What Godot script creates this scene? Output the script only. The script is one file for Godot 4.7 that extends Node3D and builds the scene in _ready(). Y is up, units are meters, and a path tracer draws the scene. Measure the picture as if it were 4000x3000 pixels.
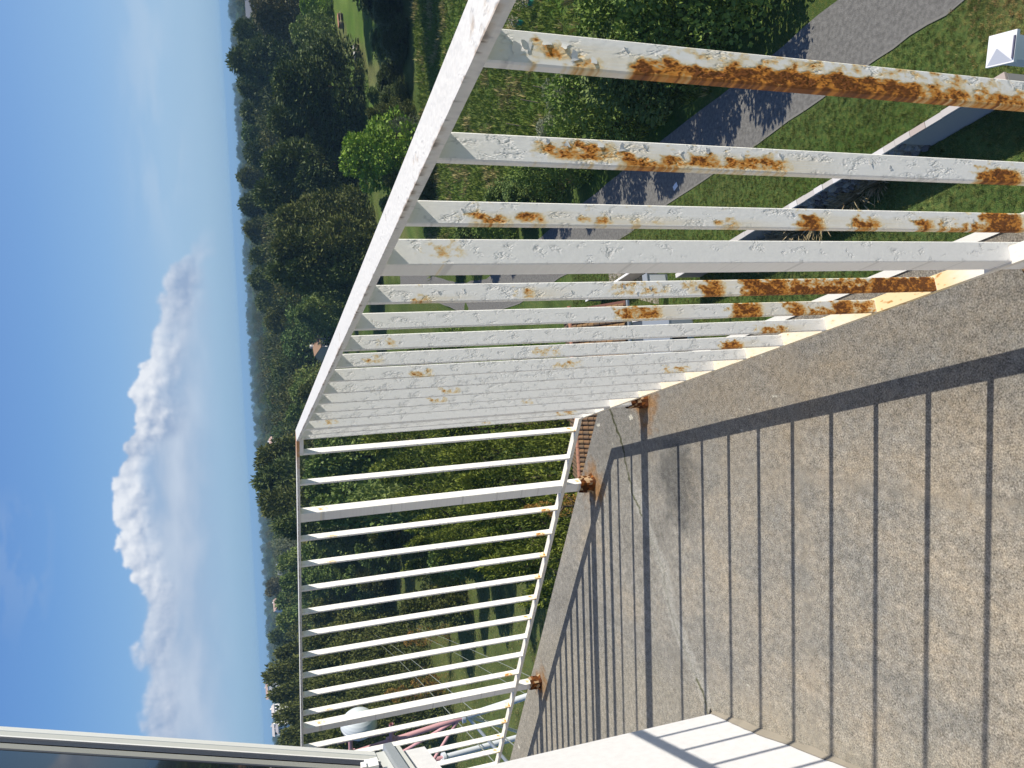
extends Node3D

# ---------------------------------------------------------------- layout (metres; camera above the origin, deck top at y = 0)
const PITCH := 0.33616
const ROLL := -0.06081
const EYE := 1.2451
const AZ := -0.16573
const RAIL_OUT_A := 0.3113
const RAIL_OUT_B := 1.9808
const BAR := 0.0373
const MARGIN := 0.0699
const WALL_A := -0.6654
const WALL_B := 1.0305
const GROUND := -16.75
const RAIL_TOP := 1.1
const RAIL_LOW := 1.091

var nA := Vector3(cos(AZ), 0, sin(AZ))
var tA := Vector3(sin(AZ), 0, -cos(AZ))
var nB := Vector3(cos(AZ - PI / 4), 0, sin(AZ - PI / 4))
var tB := Vector3(sin(AZ - PI / 4), 0, -cos(AZ - PI / 4))
var SIDE := 3.25
var A_END := 2.4899       # where side A's outer rail line meets side B's, measured along tA
var B_START := 1.5405     # the same corner measured along tB
var rng := RandomNumberGenerator.new()
var noise := FastNoiseLite.new()
var M := {}


# ---------------------------------------------------------------- small helpers
class Build:
	var v := PackedVector3Array()
	var n := PackedVector3Array()
	var uv := PackedVector2Array()
	var c := PackedColorArray()
	var ix := PackedInt32Array()
	var tint := Color.WHITE

	func quad(a: Vector3, b: Vector3, cc: Vector3, d: Vector3, ua := Vector2(0, 0), ub := Vector2(1, 0), uc := Vector2(1, 1), ud := Vector2(0, 1)) -> void:
		# corners counter-clockwise seen from outside
		var nn := (b - a).cross(d - a)
		if nn.length_squared() < 1e-16:
			nn = (cc - b).cross(d - b)
		nn = nn.normalized()
		var s := v.size()
		v.append_array(PackedVector3Array([a, b, cc, d]))
		n.append_array(PackedVector3Array([nn, nn, nn, nn]))
		uv.append_array(PackedVector2Array([ua, ub, uc, ud]))
		c.append_array(PackedColorArray([tint, tint, tint, tint]))
		ix.append_array(PackedInt32Array([s, s + 2, s + 1, s, s + 3, s + 2]))

	func tri(a: Vector3, b: Vector3, cc: Vector3) -> void:
		var nn := (b - a).cross(cc - a).normalized()
		var s := v.size()
		v.append_array(PackedVector3Array([a, b, cc]))
		n.append_array(PackedVector3Array([nn, nn, nn]))
		uv.append_array(PackedVector2Array([Vector2(a.x, a.z), Vector2(b.x, b.z), Vector2(cc.x, cc.z)]))
		c.append_array(PackedColorArray([tint, tint, tint]))
		ix.append_array(PackedInt32Array([s, s + 2, s + 1]))

	func box(o: Vector3, ax: Vector3, ay: Vector3, az: Vector3) -> void:
		# o = a corner, ax, ay, az = the edges (right-handed)
		var p := [o, o + ax, o + ax + ay, o + ay, o + az, o + ax + az, o + ax + ay + az, o + ay + az]
		var lx := ax.length()
		var ly := ay.length()
		var lz := az.length()
		quad(p[4], p[5], p[6], p[7], Vector2(0, 0), Vector2(lx, 0), Vector2(lx, ly), Vector2(0, ly))
		quad(p[1], p[0], p[3], p[2], Vector2(0, 0), Vector2(lx, 0), Vector2(lx, ly), Vector2(0, ly))
		quad(p[0], p[4], p[7], p[3], Vector2(0, 0), Vector2(lz, 0), Vector2(lz, ly), Vector2(0, ly))
		quad(p[5], p[1], p[2], p[6], Vector2(0, 0), Vector2(lz, 0), Vector2(lz, ly), Vector2(0, ly))
		quad(p[3], p[7], p[6], p[2], Vector2(0, 0), Vector2(0, lz), Vector2(lx, lz), Vector2(lx, 0))
		quad(p[0], p[1], p[5], p[4], Vector2(0, 0), Vector2(lx, 0), Vector2(lx, lz), Vector2(0, lz))

	func block(mid: Vector3, size: Vector3, turn := 0.0) -> void:
		var b := Basis(Vector3.UP, turn)
		box(mid - b * (size / 2), b.x * size.x, b.y * size.y, b.z * size.z)

	func prism(pts: PackedVector2Array, us: PackedFloat32Array, o: Vector3, ax: Vector3, ay: Vector3, az: Vector3, v0: float, v1: float, caps := true) -> void:
		# cross-section pts (counter-clockwise in ax, ay; ax x ay = az direction) swept along az
		var k := pts.size()
		for i in k:
			var j := (i + 1) % k
			var a := o + ax * pts[i].x + ay * pts[i].y
			var b := o + ax * pts[j].x + ay * pts[j].y
			quad(a, b, b + az, a + az, Vector2(us[i], v0), Vector2(us[j], v0), Vector2(us[j], v1), Vector2(us[i], v1))
		if caps:
			for i in range(1, k - 1):
				var a := o + ax * pts[0].x + ay * pts[0].y
				var b := o + ax * pts[i].x + ay * pts[i].y
				var d := o + ax * pts[i + 1].x + ay * pts[i + 1].y
				tri(a, d, b)
				tri(a + az, b + az, d + az)

	func tube(path: PackedVector3Array, radius: float, sides := 8, closed_ends := true, r2 := -1.0) -> void:
		var rings: Array = []
		for i in path.size():
			var dir := (path[mini(i + 1, path.size() - 1)] - path[maxi(i - 1, 0)]).normalized()
			var side := dir.cross(Vector3.UP if absf(dir.y) < 0.95 else Vector3.RIGHT).normalized()
			var up := side.cross(dir)
			var r := radius if r2 < 0 else lerpf(radius, r2, float(i) / (path.size() - 1))
			var ring := PackedVector3Array()
			for k in sides:
				var a := TAU * k / sides
				ring.append(side * cos(a) * r + up * sin(a) * r)
			rings.append(ring)
		for i in path.size() - 1:
			for k in sides:
				var j := (k + 1) % sides
				smooth_quad(path[i] + rings[i][k], path[i] + rings[i][j], path[i + 1] + rings[i + 1][j], path[i + 1] + rings[i + 1][k], rings[i][k].normalized(), rings[i][j].normalized())
		if closed_ends:
			for k in range(1, sides - 1):
				var e := path.size() - 1
				tri(path[0] + rings[0][0], path[0] + rings[0][k + 1], path[0] + rings[0][k])
				tri(path[e] + rings[e][0], path[e] + rings[e][k], path[e] + rings[e][k + 1])

	func smooth_quad(a: Vector3, b: Vector3, cc: Vector3, d: Vector3, na: Vector3, nb: Vector3) -> void:
		var s := v.size()
		v.append_array(PackedVector3Array([a, b, cc, d]))
		n.append_array(PackedVector3Array([na, nb, nb, na]))
		uv.append_array(PackedVector2Array([Vector2(0, 0), Vector2(1, 0), Vector2(1, 1), Vector2(0, 1)]))
		c.append_array(PackedColorArray([tint, tint, tint, tint]))
		var f := (b - a).cross(d - a)
		if f.dot(na) >= 0:
			ix.append_array(PackedInt32Array([s, s + 2, s + 1, s, s + 3, s + 2]))
		else:
			ix.append_array(PackedInt32Array([s, s + 1, s + 2, s, s + 2, s + 3]))

	func lathe(prof: PackedVector2Array, o: Vector3, axis: Vector3, sides := 24) -> void:
		# prof: x = radius, y = distance along the axis
		var side := axis.cross(Vector3.UP if absf(axis.y) < 0.95 else Vector3.RIGHT).normalized()
		var up := side.cross(axis)
		for i in prof.size() - 1:
			var d := prof[i + 1] - prof[i]
			var pn := Vector2(d.y, -d.x).normalized()
			for k in sides:
				var a0 := TAU * k / sides
				var a1 := TAU * (k + 1) / sides
				var e0 := side * cos(a0) + up * sin(a0)
				var e1 := side * cos(a1) + up * sin(a1)
				smooth_quad(o + e0 * prof[i].x + axis * prof[i].y, o + e1 * prof[i].x + axis * prof[i].y, o + e1 * prof[i + 1].x + axis * prof[i + 1].y, o + e0 * prof[i + 1].x + axis * prof[i + 1].y, (e0 * pn.x + axis * pn.y).normalized(), (e1 * pn.x + axis * pn.y).normalized())

	func leaf(p: Vector3, dir: Vector3, across: Vector3, long: float, wide: float) -> void:
		# a kite of two faces, folded a little along its rib
		var nn := across.cross(dir).normalized()
		var m := p + dir * long * 0.45
		var s := v.size()
		v.append_array(PackedVector3Array([p, m + across * wide * 0.5 + nn * wide * 0.15, p + dir * long, m - across * wide * 0.5 + nn * wide * 0.15]))
		n.append_array(PackedVector3Array([nn, nn, nn, nn]))
		uv.append_array(PackedVector2Array([Vector2(0.5, 0), Vector2(1, 0.5), Vector2(0.5, 1), Vector2(0, 0.5)]))
		c.append_array(PackedColorArray([tint, tint, tint, tint]))
		ix.append_array(PackedInt32Array([s, s + 2, s + 1, s, s + 3, s + 2]))

	func mesh() -> ArrayMesh:
		var a := []
		a.resize(Mesh.ARRAY_MAX)
		a[Mesh.ARRAY_VERTEX] = v
		a[Mesh.ARRAY_NORMAL] = n
		a[Mesh.ARRAY_TEX_UV] = uv
		a[Mesh.ARRAY_COLOR] = c
		a[Mesh.ARRAY_INDEX] = ix
		var m := ArrayMesh.new()
		m.add_surface_from_arrays(Mesh.PRIMITIVE_TRIANGLES, a)
		return m


func obj(called: String, what, material: Material, parent: Node = self) -> MeshInstance3D:
	var o := MeshInstance3D.new()
	o.name = called
	o.mesh = what.mesh() if what is Build else what
	o.material_override = material
	parent.add_child(o, true)
	return o


func tag(o: Node, label := "", category := "", group := "", kind := "") -> Node:
	for k in [["label", label], ["category", category], ["group", group], ["kind", kind]]:
		if k[1] != "":
			o.set_meta(k[0], k[1])
	return o


func thing(called: String, label: String, category: String, at := Vector3.ZERO, turn := 0.0, group := "") -> Node3D:
	var o := Node3D.new()
	o.name = called
	o.position = at
	o.rotation.y = turn
	add_child(o, true)
	tag(o, label, category, group)
	return o


func lin(r: float, g: float, b: float) -> Color:
	return Color(r, g, b).linear_to_srgb()


func mat(color: Color, rough := 0.7, metal := 0.0, spec := 0.5) -> StandardMaterial3D:
	var m := StandardMaterial3D.new()
	m.albedo_color = color
	m.roughness = rough
	m.metallic = metal
	m.metallic_specular = spec
	return m


func noise_image(w: int, h: int, freq: float, seed_: int, type := FastNoiseLite.TYPE_SIMPLEX_SMOOTH, octaves := 4, ret := FastNoiseLite.RETURN_DISTANCE) -> PackedByteArray:
	var f := FastNoiseLite.new()
	f.seed = seed_
	f.noise_type = type
	f.frequency = freq
	f.fractal_octaves = octaves
	f.fractal_type = FastNoiseLite.FRACTAL_FBM if octaves > 1 else FastNoiseLite.FRACTAL_NONE
	f.cellular_return_type = ret
	var im := f.get_seamless_image(w, h, false, false, 0.15, true)
	im.convert(Image.FORMAT_L8)
	return im.get_data()


func tex(bytes: PackedByteArray, w: int, h: int, format := Image.FORMAT_RGB8) -> ImageTexture:
	var im := Image.create_from_data(w, h, false, format, bytes)
	im.generate_mipmaps()
	return ImageTexture.create_from_image(im)


func normal_tex(bytes: PackedByteArray, w: int, h: int, strength: float) -> ImageTexture:
	var im := Image.create_from_data(w, h, false, Image.FORMAT_L8, bytes)
	im.convert(Image.FORMAT_RGBA8)
	im.bump_map_to_normal_map(strength)
	return ImageTexture.create_from_image(im)


func plan(n_: float, a: float, y := 0.0) -> Vector3:   # a point of side A: n_ outwards, a along the rail
	return nA * n_ + tA * a + Vector3(0, y, 0)


func plan_b(n_: float, b: float, y := 0.0) -> Vector3:
	return nB * n_ + tB * b + Vector3(0, y, 0)


func ground_y(x: float, z: float) -> float:
	var d := sqrt(x * x + z * z)
	var y := GROUND
	if d > 140.0:
		y -= 0.006 * (d - 140.0)
	if d > 1650.0:
		y -= 42.0 * smoothstep(1650.0, 2150.0, d)
	return y


const ORDINAL := ["first", "second", "third", "fourth", "fifth", "sixth", "seventh", "eighth", "ninth", "tenth", "eleventh", "twelfth", "thirteenth", "fourteenth", "fifteenth", "sixteenth", "seventeenth", "eighteenth", "nineteenth", "twentieth"]


# ---------------------------------------------------------------- everything
func _ready() -> void:
	rng.seed = 41
	noise.seed = 9
	noise.frequency = 1.0
	# camera: a phone held upright; the picture lies on its side, so the camera is turned a quarter
	var cam := Camera3D.new()
	cam.name = "camera"
	var fwd := Vector3(0, -sin(PITCH), -cos(PITCH))
	var r0 := Vector3.RIGHT
	var u0 := r0.cross(fwd)
	var right := r0 * cos(ROLL) + u0 * sin(ROLL)
	var up := u0 * cos(ROLL) - r0 * sin(ROLL)
	cam.transform = Transform3D(Basis(-up, right, -fwd), Vector3(0, EYE, 0))
	cam.fov = 53.24
	cam.near = 0.05
	cam.far = 40000.0
	add_child(cam)
	cam.current = true
	# sky, sun, exposure
	var env := Environment.new()
	env.background_mode = Environment.BG_SKY
	env.sky = Sky.new()
	env.sky.sky_material = make_sky()
	env.background_energy_multiplier = 1.0
	env.tonemap_mode = Environment.TONE_MAPPER_LINEAR
	env.tonemap_exposure = 1.35
	env.fog_enabled = true
	env.fog_density = 0.00028
	env.fog_light_color = Color(0.62, 0.79, 0.93)
	env.sdfgi_enabled = true
	env.ssao_enabled = true
	env.ssil_enabled = true
	var we := WorldEnvironment.new()
	we.name = "environment"
	we.environment = env
	add_child(we)
	var sun := DirectionalLight3D.new()
	sun.name = "sun"
	sun.light_energy = 1.5
	sun.light_color = Color(1.0, 0.965, 0.9)
	sun.light_angular_distance = 0.5
	sun.shadow_enabled = true
	var to_sun := Vector3(0.760, 0.647, 0.063).normalized()
	sun.basis = Basis.looking_at(-to_sun)
	add_child(sun)

	make_materials()
	make_ground()
	make_tower()
	make_railing()
	make_house()
	make_wall_and_gate()
	make_mast()
	make_cables()
	make_trees()
	make_far_houses()
	make_small_things()


# ---------------------------------------------------------------- sky
func make_sky() -> PanoramaSkyMaterial:
	var gw := 128
	var gh := 512
	var g := Image.create(gw, gh, false, Image.FORMAT_RGBF)
	var stops := [[-90.0, Color8(105, 120, 120)], [-0.5, Color8(128, 155, 174)], [0.0, Color8(139, 172, 200)], [1.5, Color8(147, 180, 208)], [4.0, Color8(147, 182, 214)], [8.0, Color8(122, 167, 214)], [12.0, Color8(100, 150, 208)], [16.0, Color8(84, 134, 200)], [30.0, Color8(58, 103, 174)], [60.0, Color8(40, 78, 145)], [90.0, Color8(34, 70, 135)]]
	for yy in gh:
		var el := 90.0 - (yy + 0.5) / gh * 180.0
		var c := Color.BLACK
		for i in stops.size() - 1:
			if el >= stops[i][0] and el <= stops[i + 1][0]:
				c = (stops[i][1] as Color).srgb_to_linear().lerp((stops[i + 1][1] as Color).srgb_to_linear(), (el - stops[i][0]) / (stops[i + 1][0] - stops[i][0]))
		for xx in gw:
			var az := (xx + 0.5) / gw * 360.0 - 180.0
			# the air is paler and brighter towards the sun, which stands at azimuth 85 and 40 degrees up
			var cosang := sin(deg_to_rad(el)) * sin(deg_to_rad(40.3)) + cos(deg_to_rad(el)) * cos(deg_to_rad(40.3)) * cos(deg_to_rad(az - 85.2))
			var glow := pow(maxf(0.0, 0.5 + 0.5 * cosang), 2.6)
			var cc := (c * 0.79).lerp(Color(0.49, 0.60, 0.73), glow * 0.30 * clampf((el + 2.0) / 4.0, 0.0, 1.0))
			g.set_pixel(xx, yy, cc)
	g.resize(4096, 2048, Image.INTERPOLATE_CUBIC)
	paint_clouds(g)
	var turned := Image.create(4096, 2048, false, Image.FORMAT_RGBF)   # Godot's panorama begins straight ahead
	turned.blit_rect(g, Rect2i(2048, 0, 2048, 2048), Vector2i(0, 0))
	turned.blit_rect(g, Rect2i(0, 0, 2048, 2048), Vector2i(2048, 0))
	g = turned
	var m := PanoramaSkyMaterial.new()
	m.panorama = ImageTexture.create_from_image(g)
	return m


func cloud_top(az: float) -> float:
	var p := [[-40.0, 6.4], [-30.0, 7.0], [-24.0, 7.3], [-20.0, 7.6], [-15.8, 7.7], [-12.9, 7.5], [-11.0, 8.2], [-9.0, 8.3], [-6.5, 8.6], [-4.5, 8.75], [-2.8, 8.5], [-1.6, 7.5], [0.6, 7.2], [2.6, 6.85], [4.4, 5.9], [6.0, 5.35], [8.0, 5.2], [9.4, 4.9], [10.5, 3.6], [12.0, 2.6]]
	for i in p.size() - 1:
		if az >= p[i][0] and az <= p[i + 1][0]:
			return lerpf(p[i][1], p[i + 1][1], smoothstep(0.0, 1.0, (az - p[i][0]) / (p[i + 1][0] - p[i][0])))
	return 2.0


func paint_clouds(g: Image) -> void:
	var dpp := 360.0 / 4096.0
	var x0 := 2048 - 400
	var x1 := 2048 + 400
	var y0 := 1024 - 175
	var w := x1 - x0
	var h := 1024 - y0
	var col := PackedColorArray()
	col.resize(w * h)
	for y in h:
		for x in w:
			col[y * w + x] = g.get_pixel(x0 + x, y0 + y)
	var f := FastNoiseLite.new()
	f.seed = 5
	f.frequency = 0.22
	f.fractal_octaves = 5
	var fine := FastNoiseLite.new()
	fine.seed = 17
	fine.frequency = 0.9
	fine.fractal_octaves = 4
	var grey := Color8(158, 178, 205).srgb_to_linear()
	var pale := Color8(196, 209, 226).srgb_to_linear()
	# soft low grey layers under the heaps, and thin veils to the right
	for y in h:
		var el := (1024.0 - (y0 + y) - 0.5) * dpp
		for x in w:
			var az := (x0 + x + 0.5) * dpp - 180.0
			var top := cloud_top(az)
			var k := smoothstep(1.0, 4.4, el) * (1.0 - smoothstep(top - 2.2, top - 0.4, el)) * smoothstep(12.0, 6.0, az)
			var nse := f.get_noise_2d(az * 0.5, el * 1.3) * 0.5 + 0.5
			var a := k * clampf(0.40 + nse * 0.9, 0.0, 0.95)
			var c := col[y * w + x]
			c = c.lerp(grey.lerp(pale, clampf(nse * 1.5 - 0.45, 0.0, 1.0)) * 0.78, a)
			var veil := smoothstep(2.5, 4.2, el + f.get_noise_2d(az * 0.3, 40.0) * 1.5) * (1.0 - smoothstep(4.3, 7.2, el)) * smoothstep(8.0, 16.0, az)
			c = c.lerp(Color8(186, 204, 224).srgb_to_linear() * 0.78, veil * clampf(f.get_noise_2d(az * 0.5 + 30.0, el * 2.2) * 1.6 + 0.35, 0.0, 0.8) * 0.42)
			var wisp := smoothstep(11.5, 13.0, el) * smoothstep(-4.0, -7.0, az) * smoothstep(-16.0, -10.0, az)
			c = c.lerp(Color8(150, 175, 210).srgb_to_linear() * 0.78, wisp * clampf(f.get_noise_2d(az * 0.7, el * 2.0 + 70.0) * 1.0, 0.0, 0.22))
			col[y * w + x] = c
	var dim := 1.05 / 1.35
	# heaps: a billowing height field, lit from the upper right
	var bil := FastNoiseLite.new()
	bil.seed = 23
	bil.noise_type = FastNoiseLite.TYPE_CELLULAR
	bil.cellular_return_type = FastNoiseLite.RETURN_DISTANCE
	bil.cellular_distance_function = FastNoiseLite.DISTANCE_EUCLIDEAN
	bil.frequency = 1.0
	bil.fractal_type = FastNoiseLite.FRACTAL_FBM
	bil.fractal_octaves = 4
	bil.fractal_gain = 0.5
	bil.domain_warp_enabled = true
	bil.domain_warp_amplitude = 0.35
	bil.domain_warp_frequency = 1.3
	var light := Color8(228, 233, 241).srgb_to_linear()
	var shade := Color8(146, 167, 198).srgb_to_linear()
	var heap := PackedFloat32Array()
	heap.resize(w * h)
	for y in h:
		var el := (1024.0 - (y0 + y) - 0.5) * dpp
		for x in w:
			var az := (x0 + x + 0.5) * dpp - 180.0
			if el > 1.0 and el < 11.0 and az < 13.0:
				heap[y * w + x] = -bil.get_noise_2d(az * 0.42, el * 0.52 + 3.0)
	for y in range(4, h - 4):
		var el := (1024.0 - (y0 + y) - 0.5) * dpp
		if el < 1.2 or el > 10.8:
			continue
		for x in range(4, w - 4):
			var az := (x0 + x + 0.5) * dpp - 180.0
			if az > 12.6:
				continue
			var i := y * w + x
			var H := heap[i]
			var slow := f.get_noise_2d(az * 0.5 + 11.0, el * 0.9)
			var top := cloud_top(az) - 0.25
			var inside := top + (H - 0.55) * 1.5 + slow * 0.6 - el
			var crisp := smoothstep(-14.5, -11.5, az) * smoothstep(5.5, 2.0, az)
			var a := smoothstep(0.0, lerpf(0.55, 0.14, crisp), inside)
			if a <= 0.002:
				continue
			var deep := top - el
			a *= 1.0 - smoothstep(1.1, 3.1, deep + slow * 1.4)
			a *= lerpf(0.86, 1.0, crisp) * smoothstep(12.4, 8.5, az)
			# light falls off where the next bump towards the sun stands higher
			var s1 := H - heap[(y - 2) * w + x + 2]
			var s2 := H - heap[(y - 4) * w + mini(x + 4, w - 1)]
			var lit := 0.86 + 1.5 * s1 + 0.8 * s2 - 0.24 * maxf(deep - 0.2, 0.0) + 0.45 * slow
			lit *= lerpf(0.55, 1.0, crisp)
			col[i] = col[i].lerp(shade.lerp(light, clampf(lit, 0.0, 1.0)) * dim, clampf(a, 0.0, 1.0))
	for y in h:
		for x in w:
			g.set_pixel(x0 + x, y0 + y, col[y * w + x])


# ---------------------------------------------------------------- materials
func make_materials() -> void:
	# vertex-coloured leaves
	var leaf := mat(Color.WHITE, 0.62, 0.0, 0.3)
	leaf.vertex_color_use_as_albedo = true
	leaf.cull_mode = BaseMaterial3D.CULL_DISABLED
	leaf.backlight_enabled = true
	leaf.backlight = Color(0.42, 0.45, 0.3)
	M.leaf = leaf
	var bark := mat(lin(0.09, 0.065, 0.045), 0.9)
	M.bark = bark
	# ground: a grainy grass texture times the vertex colours
	var s := 512
	var a1 := noise_image(s, s, 0.12, 3)
	var a2 := noise_image(s, s, 0.02, 4)
	var bytes := PackedByteArray()
	bytes.resize(s * s * 3)
	for i in s * s:
		var k := 0.52 + 0.62 * a1[i] / 255.0 * (0.6 + 0.5 * a2[i] / 255.0)
		var dry := clampf((a2[i] - 120) / 100.0, 0.0, 1.0)
		bytes[i * 3] = clampi(int(255 * k * (0.86 + 0.14 * dry)), 0, 255)
		bytes[i * 3 + 1] = clampi(int(255 * k), 0, 255)
		bytes[i * 3 + 2] = clampi(int(255 * k * 0.86), 0, 255)
	var turf := mat(Color.WHITE, 0.9, 0.0, 0.2)
	turf.vertex_color_use_as_albedo = true
	turf.albedo_texture = tex(bytes, s, s)
	turf.uv1_triplanar = true
	turf.uv1_world_triplanar = true
	turf.uv1_scale = Vector3(0.45, 0.45, 0.45)
	turf.heightmap_enabled = false
	turf.normal_enabled = true
	turf.normal_texture = normal_tex(a1, s, s, 5.0)
	turf.normal_scale = 1.0
	M.turf = turf
	# asphalt
	var road_b := PackedByteArray()
	road_b.resize(s * s * 3)
	for i in s * s:
		var k := 108.0 + 46.0 * (a1[i] / 255.0 - 0.5) + 34.0 * (a2[i] / 255.0 - 0.5)
		road_b[i * 3] = int(k * 1.0)
		road_b[i * 3 + 1] = int(k * 0.99)
		road_b[i * 3 + 2] = int(k * 0.96)
	var road := mat(Color.WHITE, 0.85, 0.0, 0.3)
	road.albedo_texture = tex(road_b, s, s)
	road.uv1_triplanar = true
	road.uv1_world_triplanar = true
	road.uv1_scale = Vector3(0.5, 0.5, 0.5)
	road.normal_enabled = true
	road.normal_texture = normal_tex(a1, s, s, 2.5)
	M.road = road
	# plain plaster and white paint with a faint unevenness
	var plaster := mat(lin(0.70, 0.70, 0.71), 0.7)
	plaster.uv1_triplanar = true
	plaster.uv1_world_triplanar = true
	plaster.uv1_scale = Vector3(3, 3, 3)
	plaster.normal_enabled = true
	plaster.normal_texture = normal_tex(a1, s, s, 1.2)
	plaster.normal_scale = 0.5
	var pl := PackedByteArray()
	pl.resize(s * s * 3)
	for i in s * s:
		var k := 226 + int(14.0 * (a2[i] / 255.0) + 10.0 * (a1[i] / 255.0))
		pl[i * 3] = k
		pl[i * 3 + 1] = k
		pl[i * 3 + 2] = mini(255, k + 1)
	plaster.albedo_texture = tex(pl, s, s)
	M.plaster = plaster
	M.aluminium = mat(lin(0.52, 0.53, 0.51), 0.55)
	M.aluminium_light = mat(lin(0.66, 0.67, 0.66), 0.5)
	M.gasket = mat(lin(0.035, 0.042, 0.06), 0.6)
	M.black = mat(lin(0.012, 0.012, 0.015), 0.8)
	M.frame_inner = mat(lin(0.26, 0.265, 0.25), 0.6)
	var pane := mat(lin(0.008, 0.011, 0.015), 0.03, 0.0, 0.33)
	M.pane = pane
	# roof tiles in three tones
	M.tiles = []
	for c in [[0.36, 0.155, 0.095], [0.30, 0.14, 0.10], [0.25, 0.125, 0.095], [0.40, 0.185, 0.11]]:
		var t := mat(lin(c[0], c[1], c[2]), 0.85)
		t.uv1_triplanar = true
		t.uv1_world_triplanar = true
		t.uv1_scale = Vector3(2.2, 2.2, 2.2)
		t.albedo_texture = M.turf.albedo_texture
		t.normal_enabled = true
		t.normal_texture = M.turf.normal_texture
		t.normal_scale = 0.3
		M.tiles.append(t)
	M.mortar_ridge = mat(lin(0.42, 0.20, 0.12), 0.85)
	M.stone = mat(lin(0.25, 0.23, 0.21), 0.95)
	M.pink_stone = mat(lin(0.44, 0.35, 0.31), 0.9)
	M.zinc = mat(lin(0.30, 0.33, 0.36), 0.5, 0.2)
	M.zinc_dark = mat(lin(0.07, 0.085, 0.10), 0.35, 0.1)
	M.white = mat(lin(0.80, 0.80, 0.80), 0.5)
	M.flake = mat(lin(0.84, 0.83, 0.81), 0.6)
	M.flake.cull_mode = BaseMaterial3D.CULL_DISABLED
	M.white_dirty = mat(lin(0.62, 0.61, 0.58), 0.7)
	M.mast_white = mat(lin(0.62, 0.65, 0.70), 0.45)
	M.mast_pink = mat(lin(0.52, 0.29, 0.31), 0.55)
	M.radome = mat(lin(0.55, 0.60, 0.63), 0.45)
	M.cable = mat(lin(0.22, 0.24, 0.20), 0.6)
	M.wood = mat(lin(0.30, 0.24, 0.17), 0.9)
	M.green_plastic = mat(lin(0.02, 0.22, 0.15), 0.5)


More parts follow.
